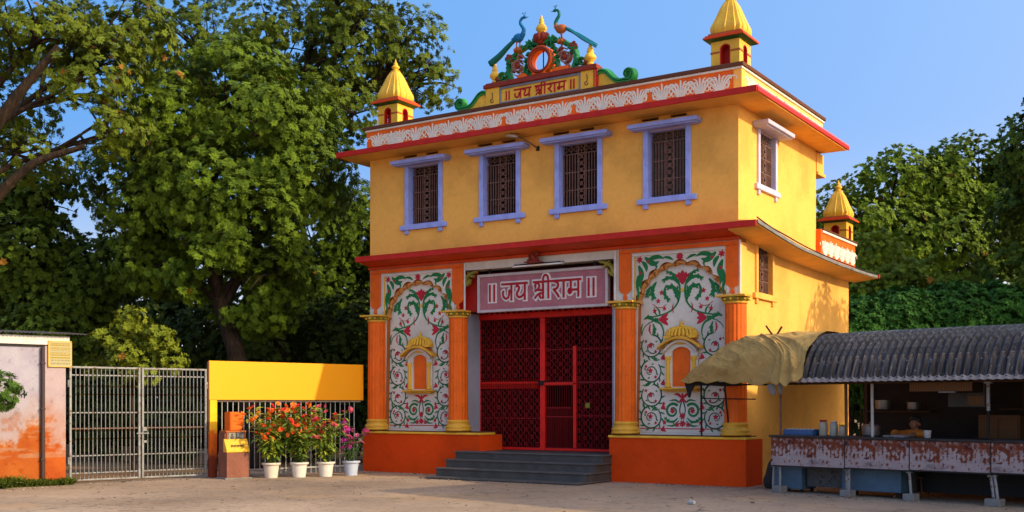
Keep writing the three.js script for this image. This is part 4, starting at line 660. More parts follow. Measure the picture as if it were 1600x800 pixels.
// =====================================================================
// FIGURES: one smooth surface over bones (tapered capsules joined by a smooth minimum)
// =====================================================================
function sdfMesh(bones, cell, k = 0.03) {        // bone: [ax, ay, az, ra, bx, by, bz, rb]
  let lo = [1e9, 1e9, 1e9], hi = [-1e9, -1e9, -1e9];
  for (const b of bones) for (const [o, r] of [[0, b[3]], [4, b[7]]]) for (let c = 0; c < 3; c++) { lo[c] = Math.min(lo[c], b[o + c] - r - 0.03); hi[c] = Math.max(hi[c], b[o + c] + r + 0.03); }
  const half = Math.max(...[0, 1, 2].map((c) => (hi[c] - lo[c]) / 2)) + cell * 3, mid = [0, 1, 2].map((c) => (hi[c] + lo[c]) / 2), N = Math.min(150, Math.ceil(2 * half / cell));
  const mc = new MarchingCubes(N, new THREE.MeshStandardMaterial(), false, false, 120000);
  mc.isolation = 0;
  for (let z = 0; z < N; z++) for (let y = 0; y < N; y++) for (let x = 0; x < N; x++) {
    const p = [(x - N / 2) / (N / 2) * half + mid[0], (y - N / 2) / (N / 2) * half + mid[1], (z - N / 2) / (N / 2) * half + mid[2]];
    let s = 0;
    for (const b of bones) {
      const dx = b[4] - b[0], dy = b[5] - b[1], dz = b[6] - b[2], l2 = dx * dx + dy * dy + dz * dz || 1e-9;
      const t = clamp(((p[0] - b[0]) * dx + (p[1] - b[1]) * dy + (p[2] - b[2]) * dz) / l2);
      const d = Math.hypot(p[0] - b[0] - t * dx, p[1] - b[1] - t * dy, p[2] - b[2] - t * dz) - (b[3] + (b[7] - b[3]) * t);
      s += Math.exp(-Math.max(-20, Math.min(60, d / k)));
    }
    mc.field[x + y * N + z * N * N] = s > 0 ? k * Math.log(Math.max(s, 1e-30)) : -1;
  }
  mc.update();
  const n = mc.count ?? mc.geometry.drawRange.count, g = new THREE.BufferGeometry();
  g.setAttribute('position', new THREE.Float32BufferAttribute(mc.positionArray.slice(0, n * 3), 3)); g.setAttribute('normal', new THREE.Float32BufferAttribute(mc.normalArray.slice(0, n * 3), 3));
  return g.scale(half, half, half).translate(...mid);
}
// seated elephant-headed idol on a small shelf over the entrance
{
  const p = thing('seated_idol', 'small dark red seated idol on a ledge above the tube light', 'statue', [-4.63, 4.705, 0.14]);
  const b = [[0, 0.07, 0, 0.075, 0, 0.13, 0.0, 0.06], [0, 0.07, 0.03, 0.06, 0, 0.09, 0.04, 0.06], [0, 0.20, 0.01, 0.045, 0, 0.205, 0.02, 0.045], [0, 0.19, 0.05, 0.020, 0.012, 0.13, 0.085, 0.014], [0.012, 0.13, 0.085, 0.014, -0.022, 0.095, 0.085, 0.010],
    ...[-1, 1].flatMap((s) => [[s * 0.05, 0.035, 0.03, 0.034, s * 0.115, 0.035, 0.05, 0.030], [s * 0.115, 0.035, 0.05, 0.03, s * 0.03, 0.028, 0.10, 0.022], [s * 0.06, 0.15, 0, 0.026, s * 0.105, 0.10, 0.03, 0.02], [s * 0.105, 0.10, 0.03, 0.02, s * 0.10, 0.15, 0.07, 0.016], [s * 0.06, 0.16, -0.01, 0.024, s * 0.125, 0.18, 0.0, 0.016], [s * 0.055, 0.21, 0.0, 0.022, s * 0.085, 0.19, 0.0, 0.024]])];
  mesh('body', sdfMesh(b, 0.006, 0.008), M.terracottaDark, p);
  mesh('crown', lathe([[0.045, 0.228], [0.05, 0.245], [0.035, 0.258], [0.012, 0.27], [0, 0.275]], 0, 0, 0.01, 14), M.terracotta, p);
  mesh('ledge', [rbox(-0.19, 0.19, -0.02, 0.0, -0.14, 0.14, 0.005), rbox(-0.15, 0.15, 0.0005, 0.012, -0.08, 0.12, 0.004)], M.terracottaDark, p);
}

// =====================================================================
// LEFT SIDE: guard room, gate, yellow board, picket fence (a line along x' from (-11.4, 6.92))
// =====================================================================
const L0 = [-11.4, 0, 6.92], LT = Math.atan2(0.961, 0.2765);
{
  const peel = tex(1280, 640, (u, v) => {       // whitewash over old orange wash, peeling upward in a ragged line
    const X = u * 6, Y = v * 3, n = fbm2(X * 1.5, Y * 1.5, 9, 6), n2 = fbm2(X * 5 + 3, Y * 5, 30, 5), f = fbm2(X * 40, Y * 40, 240, 3);
    const edge = Y - 0.85 - 1.25 * (n - 0.42) - 0.35 * (n2 - 0.5), o = 1 - sstep(-0.16, 0.22, edge + 0.16 * (f - 0.5)), rub = sstep(0.60, 0.70, n2) * (1 - sstep(0.8, 1.9, Y)), haze = (1 - sstep(0.0, 0.9, edge)) * (0.25 + 0.5 * n2);
    const w = [0.86 - 0.10 * n2 + 0.03 * f, 0.83 - 0.11 * n2 + 0.03 * f, 0.85 - 0.08 * n2 + 0.03 * f], g = [0.90 - 0.14 * n2, 0.47 - 0.16 * n2 + 0.06 * f, 0.17 - 0.06 * n2];
    const band = sstep(0.48, 0.62, fbm2(X * 0.8, Y * 7, 30, 4)) * 0.55, m = clamp(o * (1 - band * (Y > 0.55 ? 1 : 0)) + 0.45 * haze + 0.3 * rub), dirt = sstep(0.5, 0.75, n) * (1 - sstep(0.0, 0.35, Y)) * 0.5, pk = sstep(0.68, 0.76, fbm2(X * 9, Y * 9, 54, 5)) * 0.25;
    return [0, 1, 2].map((c) => (w[c] + (g[c] - w[c]) * m) * (1 - dirt * 0.5) - pk * [0.25, 0.25, 0.22][c]);
  });
  peel.repeat.set(1 / 6, 1 / 3);
  const pm = mat([0.52, 0.53, 0.60], 0.92, { map: peel, bump: T.plasterB, bumpScale: 0.006 });
  const g = thing('guard_room', 'white roadside guard room with peeling orange lower wall and tin roof', 'building', L0, LT);
  mesh('wall', [box(-6, -0.46, 0, 2.77, -0.2, 0), box(-0.20, -0.05, 0, 2.77, -3, -0.2), box(-6, -5.8, 0, 2.77, -3, -0.2), box(-5.8, -0.2, 0, 2.77, -3, -2.8)], pm, g);
  mesh('pilaster', rbox(-0.459, -0.05, 0, 2.76, -0.199, 0.045, 0.012), mat([0.56, 0.48, 0.48], 0.92, { map: peel, bump: T.plasterB, bumpScale: 0.006 }), g);
  mesh('fascia', [rbox(-6, 0.02, 2.775, 2.955, -0.2, 0.06, 0.012)], M.white, g);
  mesh('fascia_line', [box(-6, -0.47, 2.735, 2.77, 0.001, 0.03)], M.dark, g);
  mesh('drain_pipe', [bar([-0.50, 0.0, 0.045], [-0.50, 2.72, 0.045], 0.038, 12), ...[0.5, 1.5, 2.4].map((y) => rbox(-0.545, -0.455, y, y + 0.03, 0.001, 0.09, 0.005))], mat([0.045, 0.03, 0.03], 0.6), g);
  // tin roof: each sheet a part
  for (let i = 0; i < 8; i++) { const x0 = -6 + i * 0.79; mesh('roof_sheet', corrugated([[0.22, 3.0], [-1.5, 3.12], [-3.2, 3.2]], x0, x0 + 0.815, 0.076, 0.011, i % 2 * 0.004), mat([0.16 + 0.02 * (i % 3), 0.15, 0.15], 0.55, { metal: 0.3, map: T.metal }), g); }
  // notice board
  const n = thing('notice_sign', 'small yellow and white lettered notice fixed at the guard room corner', 'sign', L0, LT);
  const c = document.createElement('canvas'); c.width = 512; c.height = 512; const k = c.getContext('2d');
  k.fillStyle = '#efe6b4'; k.fillRect(0, 0, 512, 512); k.fillStyle = '#d9b935'; for (const [y, h] of [[30, 60], [118, 44], [222, 70], [318, 30]]) k.fillRect(28, y, 456, h);
  const r = rng(5); k.strokeStyle = '#f4efcf'; k.lineWidth = 7; const sq = (y, col, h, lw) => { k.strokeStyle = col; k.lineWidth = lw; for (let x = 40; x < 470; x += 26 + 14 * r()) { k.beginPath(); k.moveTo(x, y); k.lineTo(x + 20, y); k.moveTo(x + 14, y); k.lineTo(x + 14 + 2 * r(), y + h); k.moveTo(x + 3, y + h * 0.5); k.quadraticCurveTo(x + 8, y + h * (0.6 + 0.5 * r()), x + 13, y + h * 0.4); k.stroke(); } };
  sq(44, '#fbf6dc', 32, 7); sq(128, '#fbf6dc', 24, 6); sq(236, '#fbf6dc', 40, 8); sq(180, '#a08a2a', 22, 5); sq(378, '#7a6a2c', 26, 6); sq(440, '#7a6a2c', 34, 7);
  const ct = new THREE.CanvasTexture(c); ct.colorSpace = THREE.SRGBColorSpace;
  const face = new THREE.PlaneGeometry(0.43, 0.49).translate(-0.175, 2.60, 0.0855);
  mesh('board', rbox(-0.405, 0.055, 2.34, 2.86, 0.062, 0.085, 0.006), M.goldPaint, n); mesh('notice_face', face, mat([0.44, 0.43, 0.41], 0.7, { map: ct }), n, true);
  mesh('bolt', [[-0.39, 2.84], [0.04, 2.84], [-0.39, 2.36], [0.04, 2.36]].map(([x, y]) => ball(0.009, x, y, 0.087, 1, 1, 0.6, 6)), M.grille, n);
}
function corrugated(prof, s0, s1, pitch, amp, lift = 0, thick = 0.005, endWave = true) {  // prof: [n, y] from front to back; s along x
  const cv = new THREE.CatmullRomCurve3(prof.map(([n, y]) => V(0, y, n))), nv = prof.length > 3 ? 18 : 6, nu = Math.max(4, Math.round((s1 - s0) / pitch * 8)), pos = [], idx = [];
  for (const side of [0, 1]) for (let j = 0; j <= nv; j++) {
    const c = cv.getPoint(j / nv), t = cv.getTangent(j / nv), nx = V(0, -t.z, t.y); if (nx.y < 0) nx.negate();
    for (let i = 0; i <= nu; i++) { const s = s0 + (s1 - s0) * i / nu, d = amp * Math.cos(2 * Math.PI * s / pitch) + lift - side * thick; pos.push(s, c.y + nx.y * d, c.z + nx.z * d); }
  }
  const row = nu + 1, off = row * (nv + 1);
  for (let j = 0; j < nv; j++) for (let i = 0; i < nu; i++) { const a = j * row + i, b = a + 1, c = a + row, e = c + 1; idx.push(a, b, c, b, e, c, a + off, c + off, b + off, b + off, c + off, e + off); }
  for (let i = 0; i < nu; i++) for (const j of [0, nv]) { const a = j * row + i; idx.push(a, a + off, a + 1, a + 1, a + off, a + 1 + off); }
  for (let j = 0; j < nv; j++) for (const i of [0, nu]) { const a = j * row + i; idx.push(a, a + row, a + off, a + row, a + row + off, a + off); }
  const g = new THREE.BufferGeometry(); g.setAttribute('position', new THREE.Float32BufferAttribute(pos, 3)); g.setIndex(idx); return toCreasedNormals(g, 0.9);
}
// gate: two leaves of pale steel bars
{
  const t = thing('metal_gate', 'closed pale grey steel bar gate beside the white guard room', 'gate', L0, LT);
  const barG = mesh('bar', bar([0, 0.09, 0], [0, 2.33, 0], 0.0095, 7), M.galv);
  for (const [a, b] of [[0.03, 1.49], [1.52, 2.97]]) {
    const leaf = mesh('gate_leaf', [rbox(a, a + 0.045, 0.06, 2.37, -0.02, 0.02, 0.006), rbox(b - 0.045, b, 0.06, 2.37, -0.02, 0.02, 0.006), ...[[2.33, 2.37], [0.06, 0.095]].map(([p, q]) => rbox(a + 0.046, b - 0.046, p, q, -0.018, 0.018, 0.006)), ...[2.18, 1.42, 0.55, 0.20].map((y) => rbox(a + 0.046, b - 0.046, y, y + 0.026, -0.0235, -0.012, 0.004))], M.galv, t);
    const n = 15; for (let i = 1; i <= n; i++) { const c = copyMesh(barG, leaf); c.position.set(a + 0.045 + (b - a - 0.09) * i / (n + 1), 0, 0); }
    mesh('rusty_rail', rbox(a + 0.046, b - 0.046, 1.10, 1.125, -0.0232, -0.0122, 0.004), M.grille, leaf);
  }
  mesh('latch', [rbox(1.40, 1.66, 0.985, 1.01, 0.021, 0.045, 0.005), rbox(1.53, 1.62, 1.04, 1.13, 0.021, 0.035, 0.005), bar([1.44, 0.93, 0.033], [1.44, 1.06, 0.033], 0.008), rbox(1.55, 1.62, 0.80, 0.85, 0.021, 0.03, 0.004)], M.galv, t);
  meshes('hinge', [[0.015, 0.4], [0.015, 1.95], [2.985, 0.4], [2.985, 1.95]].map(([x, y]) => bar([x, y, 0], [x, y + 0.14, 0], 0.022, 10)), M.galv, t);
}
// yellow board, its post, and the picket fence below it
{
  const t = thing('yellow_board', 'plain yellow blank board on a yellow post above the potted flowers', 'board', L0, LT);
  mesh('panel', rbox(3.02, 7.0, 1.70, 2.555, -0.03, 0.03, 0.008), mat([0.94, 0.37, 0.004], 0.55, { bump: T.plasterB, bumpScale: 0.001 }), t);
  const pt = tex(128, 512, (u, v) => { const Y = v * 1.7, n = fbm2(u * 4, v * 24, 4, 5), o = 1 - sstep(-0.08, 0.12, Y - 1.0 - 0.5 * (n - 0.5)), d = 1 - sstep(-0.1, 0.1, Y - 0.5 - 0.4 * (n - 0.5)), a = [0.98, 0.76, 0.14], b = [0.86, 0.40, 0.10], c = [0.50, 0.20, 0.11]; return [0, 1, 2].map((i) => { const x = a[i] + (b[i] - a[i]) * o; return (x + (c[i] - x) * d) * (0.86 + 0.2 * n); }); });
  pt.repeat.set(3, 1 / 1.7);
  mesh('post', rbox(3.025, 3.20, 0, 1.699, -0.06, 0.045, 0.01), mat([0.95, 0.95, 0.95], 0.8, { map: pt }), t);
  mesh('edge_strip', [rbox(2.985, 3.018, 1.0, 2.53, -0.03, 0.02, 0.006)], M.brownCap, t);
  const f = thing('picket_fence', 'white bar fence under the yellow board behind the flower pots', 'fence', L0, LT);
  mesh('rail', [rbox(3.24, 6.98, 1.655, 1.69, -0.10, -0.065, 0.006), rbox(3.24, 6.98, 0.12, 0.155, -0.10, -0.065, 0.006), rbox(3.205, 3.24, 0.0, 1.69, -0.10, -0.06, 0.006)], M.whiteMetal, f);
  const b = mesh('bar', bar([0, 0.0, 0], [0, 1.66, 0], 0.0095, 7), M.whiteMetal);
  for (let i = 1; i < 28; i++) { const c = copyMesh(b, f); c.position.set(3.24 + i * 0.132, 0, -0.0825); }
  const w = thing('grey_bin', 'dull grey metal bin on the ground behind the stone pillar', 'bin', [-10.32, 0, 3.75]);
  mesh('body', lathe([[0, 0.0], [0.13, 0.0], [0.135, 0.02], [0.15, 0.44], [0.158, 0.46], [0.15, 0.47], [0.14, 0.46], [0.128, 0.05], [0, 0.04]], 0, 0, 0, 20), mat([0.16, 0.16, 0.18], 0.6, { map: T.metal }), w);
}
// stone donation pillar
{
  const t = thing('stone_pillar', 'brown stone pillar with orange inscribed tablet and two small grey pictures', 'pillar', [-9.92, 0, 3.90], LT);
  mesh('base', [rbox(-0.26, 0.26, 0.0, 0.60, -0.20, 0.20, 0.012), rbox(-0.25, 0.25, 0.601, 1.0, -0.20, 0.08, 0.012)], mat([0.30, 0.105, 0.065], 0.6, { map: T.stone, bump: T.plasterB, bumpScale: 0.003 }), t);
  mesh('base_slab', rbox(-0.31, 0.31, 0.0, 0.035, -0.23, 0.24, 0.01), M.concrete, t);
  const tb = mesh('tablet', [ext(poly([[0.22, 0.58], [0.22, 0.62], [0.09, 0.86], [0.05, 0.86], [0.05, 0.58]]), -0.27, 0.27, 0.006).rotateY(-Math.PI / 2)], M.goldPaint, t);
  const marks = []; const r = rng(9); for (let i = 0; i < 9; i++) { const x = -0.15 + i * 0.034; marks.push(ribbon([[x, 0.05], [x + 0.01, 0.09], [x + 0.022, 0.06]], 0.012, 0.004), ribbon([[x + 0.006, 0.03], [x + 0.012, 0.075]], 0.011, 0.005)); }
  const mk = mesh('inscription', marks, M.dark, tb); mk.position.set(0, 0.655, 0.207); mk.rotation.x = -Math.atan2(0.13, 0.24);
  for (const [x, a] of [[-0.085, 0], [0.105, 1]]) { const pl = mesh('picture', rbox(x - 0.085, x + 0.085, 0.86, 1.0, 0.082, 0.10, 0.005), mat(a ? [0.15, 0.17, 0.2] : [0.34, 0.32, 0.25], 0.5, { map: T.stone }), t); mesh('picture_figure', [ball(0.025, x, 0.955, 0.10, 1, 1, 0.4, 10), ball(0.04, x, 0.895, 0.10, 1.1, 0.9, 0.35, 10)], mat([0.08, 0.07, 0.07], 0.6), pl); }
  mesh('picture_frame', [rbox(-0.24, 0.24, 1.001, 1.04, -0.18, 0.12, 0.008), rbox(-0.215, -0.185, 0.862, 1.0, 0.081, 0.11, 0.005), rbox(0.20, 0.23, 0.862, 1.0, 0.081, 0.11, 0.005)], M.terracotta, t);
  mesh('head', [ext((() => { const s = new THREE.Shape(); s.moveTo(-0.15, 1.041); s.lineTo(0.12, 1.041); s.lineTo(0.16, 1.12); s.lineTo(0.16, 1.30); s.quadraticCurveTo(0.15, 1.42, 0.02, 1.44); s.lineTo(-0.15, 1.44); s.closePath(); return s; })(), -0.14, 0.14, 0.02)], M.orange, t);
}
// =====================================================================
// POTTED FLOWERS
// =====================================================================
const leafMat = (c) => mat(c, 0.62, { physical: true, more: { transmission: 0.28, thickness: 0, specularIntensity: 0.6 } });
function bladeGeo(L, W, bend) {                 // one leaf along +x, folded along its midrib
  const pts = [[0, 0], [0.28, 0.8], [0.6, 1], [1, 0]], pos = [], idx = [];
  pts.forEach(([t, w], i) => { const x = L * t, y = -bend * L * t * t; pos.push(x, y, 0, x, y + 0.12 * W * w, 0.5 * W * w, x, y + 0.12 * W * w, -0.5 * W * w); if (i) { const a = (i - 1) * 3, b = i * 3; idx.push(a, b + 1, b, a, a + 1, b + 1, a, b, b + 2, a, b + 2, a + 2); } });
  const g = new THREE.BufferGeometry(); g.setAttribute('position', new THREE.Float32BufferAttribute(pos, 3)); g.setIndex(idx); const f = g.toNonIndexed(); f.computeVertexNormals(); return f;
}
const QY = V(0, 1, 0);
function orient(g, p, az, pitch, roll = 0, s = 1) { return g.clone().scale(s, s, s).rotateX(roll).rotateZ(pitch).rotateY(-az).translate(p[0], p[1], p[2]); }
function potted(o) {
  const r = rng(o.seed), t = thing('potted_plant', o.label, 'potted plant', o.pos, r() * 6, 'flower pots in a row under the yellow board');
  const pot = mesh('pot', lathe([[0, 0], [0.125, 0], [0.135, 0.012], [0.17, 0.27], [0.178, 0.285], [0.2, 0.29], [0.205, 0.305], [0.205, 0.33], [0.198, 0.337], [0.182, 0.335], [0.178, 0.30], [0, 0.295]], 0, 0, 0, 28), o.pot, t);
  mesh('soil', lathe([[0, 0.302], [0.1, 0.308], [0.176, 0.298]], 0, 0, 0, 16), mat([0.05, 0.032, 0.02], 1), pot);
  const stems = [], leaves = [], L = bladeGeo(o.leaf[0], o.leaf[1], o.bend ?? 0.35), tips = [];
  for (let i = 0; i < o.stems; i++) {
    const a = r() * 6.28, sp = o.spread * (0.25 + 0.75 * r()), h = o.h * (0.55 + 0.45 * r()), b = [0.09 * Math.cos(a) * r(), 0.30, 0.09 * Math.sin(a) * r()], m = [b[0] + sp * 0.35 * Math.cos(a), 0.30 + (h - 0.3) * 0.55, b[2] + sp * 0.35 * Math.sin(a)], e = [sp * Math.cos(a), h, sp * Math.sin(a)];
    stems.push(tube([b, m, e], (q) => 0.009 - 0.005 * q, 7, 5)); tips.push(e);
    const cv = new THREE.CatmullRomCurve3([V(...b), V(...m), V(...e)]), n = o.per;
    for (let j = 0; j < n; j++) { const q = o.low + (1 - o.low) * (j + r()) / n, p = cv.getPoint(Math.min(1, q)); leaves.push(orient(L, [p.x, p.y, p.z], r() * 6.28, 0.75 - 1.1 * r(), (r() - 0.5) * 0.9, 0.65 + 0.6 * r())); }
  }
  for (let i = 0; i < (o.base ?? 0); i++) leaves.push(orient(bladeGeo(o.baseLeaf?.[0] ?? 0.3, o.baseLeaf?.[1] ?? 0.06, 0.7), [0.07 * (r() - 0.5), 0.31, 0.07 * (r() - 0.5)], r() * 6.28, 0.9 + 0.45 * r(), 0, 0.6 + 0.6 * r()));
  mesh('stems', stems, leafMat([0.06, 0.12, 0.02]), t);
  const half = Math.floor(leaves.length * 0.62); const a = mesh('leaves', leaves.slice(0, half), leafMat(o.leafA), t), b = mesh('leaves', leaves.slice(half), leafMat(o.leafB), t); a.userData.kind = b.userData.kind = 'stuff';
  const petal = bladeGeo(o.fl, o.fl * 0.85, 0.1), fg = []; for (let i = 0; i < 6; i++) fg.push(orient(petal, [0, 0, 0], i * 1.047, 0.55)); for (let i = 0; i < 4; i++) fg.push(orient(petal, [0, 0.01, 0], i * 1.57 + 0.4, 1.0, 0, 0.7));
  const src = o.colors.map((c) => mesh('flower', [...fg.map((g) => g.clone()), ball(o.fl * 0.16, 0, 0.01, 0, 1, 1, 1, 6)], mat(c, 0.65, { physical: true, more: { transmission: 0.2, thickness: 0 } })));
  for (let i = 0; i < o.flowers; i++) { const e = tips[i % tips.length], c = copyMesh(src[Math.floor(r() * src.length)], t), q = i < tips.length ? 1 : 0.62 + 0.38 * r(); c.position.set(e[0] * q + (r() - 0.5) * 0.14, 0.3 + (e[1] - 0.3) * q + (r() - 0.3) * 0.07, e[2] * q + (r() - 0.5) * 0.14); c.rotation.set((r() - 0.5) * 1.8, r() * 6, (r() - 0.5) * 1.8); c.scale.setScalar(0.7 + 0.6 * r()); }
  return t;
}
{
  const cream = mat([0.78, 0.70, 0.58], 0.45, { map: T.paint }), white = mat([0.80, 0.76, 0.70], 0.45, { map: T.paint }), blue = mat([0.52, 0.60, 0.78], 0.4, { map: T.paint });
  const G1 = [0.36, 0.40, 0.03], G2 = [0.12, 0.22, 0.022], OR = [[0.85, 0.14, 0.015], [0.88, 0.25, 0.03], [0.78, 0.06, 0.02]];
  const P = (px) => px;
  potted({ seed: 31, label: 'cream pot nearest the stone pillar with yellow-green leaves and orange flowers', pos: [-9.40, 0, 3.30], pot: cream, stems: 40, h: 1.58, spread: 0.64, per: 24, low: 0.25, leaf: [0.19, 0.06], leafA: G1, leafB: G2, fl: 0.082, flowers: 62, colors: OR, base: 8 });
  potted({ seed: 32, label: 'white pot with orange-red flowers, second pot from the stone pillar', pos: [-9.03, 0, 2.82], pot: white, stems: 40, h: 1.62, spread: 0.64, per: 24, low: 0.2, leaf: [0.19, 0.06], leafA: G1, leafB: G2, fl: 0.082, flowers: 56, colors: [[0.85, 0.10, 0.015], [0.80, 0.04, 0.03], [0.88, 0.22, 0.03]], base: 8 });
  potted({ seed: 33, label: 'white pot of sparse red and pink flowers between orange and purple blooms', pos: [-8.70, 0, 2.33], pot: white, stems: 26, h: 1.55, spread: 0.56, per: 18, low: 0.15, leaf: [0.20, 0.052], leafA: G1, leafB: G2, fl: 0.075, flowers: 36, colors: [[0.75, 0.05, 0.03], [0.72, 0.12, 0.16], [0.62, 0.02, 0.13]], base: 12, baseLeaf: [0.34, 0.05] });
  potted({ seed: 34, label: 'pale blue pot with purple and pink flowers beside the orange plinth', pos: [-8.50, 0, 1.72], pot: blue, stems: 20, h: 1.15, spread: 0.36, per: 5, low: 0.25, leaf: [0.20, 0.026], leafA: [0.05, 0.15, 0.03], leafB: [0.03, 0.09, 0.03], fl: 0.07, flowers: 40, colors: [[0.45, 0.03, 0.34], [0.58, 0.05, 0.22], [0.60, 0.14, 0.26]], base: 26, baseLeaf: [0.42, 0.022], bend: 0.5 });
}
// =====================================================================
// FOOD STALL on the right   local x along its front, local z outward
// =====================================================================
const S0 = [1.2, 0, 1.1], ST = -13 * Math.PI / 180;
const sw = (s, y, n) => [S0[0] + s * Math.cos(ST) + n * Math.sin(ST), y, S0[2] - s * Math.sin(ST) + n * Math.cos(ST)];
{
  const t = thing('food_stall', 'roadside food stall with curved dark tin roof and rusted white counter panels', 'stall', S0, ST);
  const rust = tex(1536, 320, (u, v) => {         // enamel rusted from the top edge down, with runs and blisters
    const X = u * 5.6, n = fbm2(u * 44, v * 6, 6, 5), run = fbm2(u * 150, v * 2.2, 2, 4), b = fbm2(u * 110, v * 11, 11, 4), f = fbm2(u * 300, v * 30, 30, 2), big = fbm2(u * 14, v * 1.5 + 3, 1, 4);
    const th = 0.325 + 0.36 * (1 - v) - 0.30 * (big - 0.5), m = 0.92 * sstep(th - 0.03, th + 0.07, 0.30 * n + 0.40 * run + 0.36 * b) * (0.35 + 0.65 * sstep(0.30, 0.52, b)), sp = sstep(0.66, 0.72, b) * 0.85, k = Math.max(m, sp);
    const w = [0.74 - 0.12 * n + 0.04 * f, 0.69 - 0.13 * n + 0.04 * f, 0.70 - 0.10 * n + 0.04 * f], r = [0.50 - 0.25 * f + 0.16 * n, 0.21 - 0.11 * f + 0.06 * n, 0.10 - 0.05 * f], grime = sstep(0.55, 0.8, fbm2(u * 26 + 2, v * 5, 5, 4)) * 0.16;
    return [0, 1, 2].map((c) => w[c] + (r[c] - w[c]) * k - grime);
  });
  rust.repeat.set(1 / 5.6, 1 / 0.53); rust.offset.set(0.02, -0.49 / 0.53);
  const rm = mat([0.74, 0.69, 0.645], 0.6, { map: rust, bump: T.plasterB, bumpScale: 0.002 });
  [[-0.09, 1.378], [1.392, 2.553], [2.567, 3.893], [3.907, 5.3], [5.314, 6.9]].forEach(([a, b], i) => {
    mesh('counter_panel', rbox(a, b, 0.50 + i * 0.012, 1.005, 0.07, 0.10, 0.006), rm, t);
    mesh('panel_edge', [rbox(a - 0.002, b + 0.002, 0.478 + i * 0.012, 0.499 + i * 0.012, 0.06, 0.112, 0.005), rbox(b + 0.0005, b + 0.0135, 0.49, 1.004, 0.05, 0.106, 0.003)], M.dark, t);
  });
  mesh('counter_top', [rbox(-0.12, 6.95, 1.006, 1.045, -0.72, 0.13, 0.008), rbox(3.93, 4.9, 1.0455, 1.056, 0.06, 0.135, 0.004)], mat([0.05, 0.045, 0.045], 0.5, { map: T.metal }), t);
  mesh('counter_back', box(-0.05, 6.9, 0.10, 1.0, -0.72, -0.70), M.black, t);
  const leg = (s, n, lean = 0, m = M.galv, h = 0.50) => mesh('leg', [bar([s + lean, 0.12, n], [s, h, n], 0.026, 10), rbox(s - 0.045, s + 0.045, h - 0.04, h - 0.005, n - 0.03, n + 0.03, 0.004)], m, t);
  for (const [s, n, l] of [[-0.10, -0.02, -0.02], [0.05, 0.02, 0.0], [1.385, 0.03, 0.01], [1.43, 0.03, 0], [2.52, 0.02, 0.03], [3.87, 0.03, 0.05], [3.93, 0.03, 0.05], [5.3, 0.03, 0]]) leg(s, n, l);
  for (const [s, w] of [[0.04, 0.10], [1.40, 0.10], [2.55, 0.10], [3.93, 0.125], [5.3, 0.12]]) mesh('concrete_foot', rbox(s - w, s + w, 0, 0.125, -0.09, 0.13, 0.016), M.concrete, t);
  mesh('post', [bar([1.335, 1.046, -0.05], [1.325, 1.97, -0.05], 0.028, 10)], M.wood, t);
  mesh('post', [bar([1.80, 1.046, -0.1], [1.79, 1.99, -0.1], 0.026, 10)], M.whiteMetal, t);
  mesh('post', [bar([0.02, 1.046, -0.05], [0.01, 1.95, -0.05], 0.022, 10)], M.grille, t);
  mesh('post', [bar([3.78, 1.046, -0.1], [3.78, 1.50, -0.1], 0.02, 10)], M.black, t); mesh('post_sleeve', [bar([3.78, 1.50, -0.1], [3.775, 1.93, -0.1], 0.03, 10), rbox(3.72, 3.84, 1.93, 1.97, -0.14, -0.06, 0.005)], M.galv, t);
  mesh('post', [bar([6.9, 0, -0.1], [6.9, 2.0, -0.1], 0.03, 10)], M.galv, t);
  for (const s of [0.4, 3.4, 6.9]) mesh('post', bar([s, 0, -2.5], [s, 2.35, -2.5], 0.04, 8), M.woodDark, t);
  mesh('eave_beam', [rbox(-0.1, 7.0, 1.955, 2.0, -0.12, -0.06, 0.006), rbox(0.2, 7.0, 2.70, 2.74, -1.03, -0.97, 0.006), rbox(0.2, 7.0, 2.32, 2.37, -2.5, -2.44, 0.006)], M.woodDark, t);
  const raf = []; for (const s of [0.35, 1.8, 3.3, 4.8, 6.3]) raf.push(tube([[s, 1.96, 0.44], [s, 2.30, 0.32], [s, 2.58, 0.08], [s, 2.74, -0.3], [s, 2.77, -1.0], [s, 2.56, -2.0], [s, 2.36, -2.5]], 0.022, 16, 6)); mesh('rafter', raf, M.woodDark, t);
  // roof sheets
  const stain = tex(640, 640, (u, v) => { const n = fbm2(u * 6, v * 6, 6, 6), ridgeLight = fbm2(u * 60, v * 5, 5, 4), sp = sstep(0.70, 0.74, fbm2(u * 40, v * 20, 20, 4)), spt = sstep(0.80, 0.83, fbm2(u * 70 + 3, v * 60, 60, 2)), br = sstep(0.58, 0.72, fbm2(u * 30 + 5, v * 4, 4, 4)); let x = 0.48 + 0.42 * (n - 0.4) + 0.95 * (ridgeLight - 0.5); return [x + 0.14 * br + 0.45 * sp + 0.5 * spt, x + 0.05 * br + 0.44 * sp + 0.5 * spt, x + 0.02 - 0.03 * br + 0.42 * sp + 0.48 * spt]; }, 1.9);  // long pale streaks paint light along the roof ridges; specks and brown are stains
  const prof = [[0.52, 2.02], [0.465, 2.16], [0.37, 2.36], [0.22, 2.56], [0.02, 2.72], [-0.25, 2.815], [-0.6, 2.86], [-1.2, 2.83], [-2.0, 2.64], [-2.75, 2.37]];
  for (let i = 0; i < 9; i++) { const a = 0.50 + i * 0.77; const g = corrugated(prof, a, a + 0.80, 0.135, 0.027, (i % 2) * 0.006 + (i % 3) * 0.003, 0.004); const q = 0.165 + 0.05 * ((i * 7) % 4) / 3; mesh('roof_sheet', g, mat([q * 1.06, q, q * 0.97], 0.6, { metal: 0.25, map: stain, roughMap: T.rough }), t); }
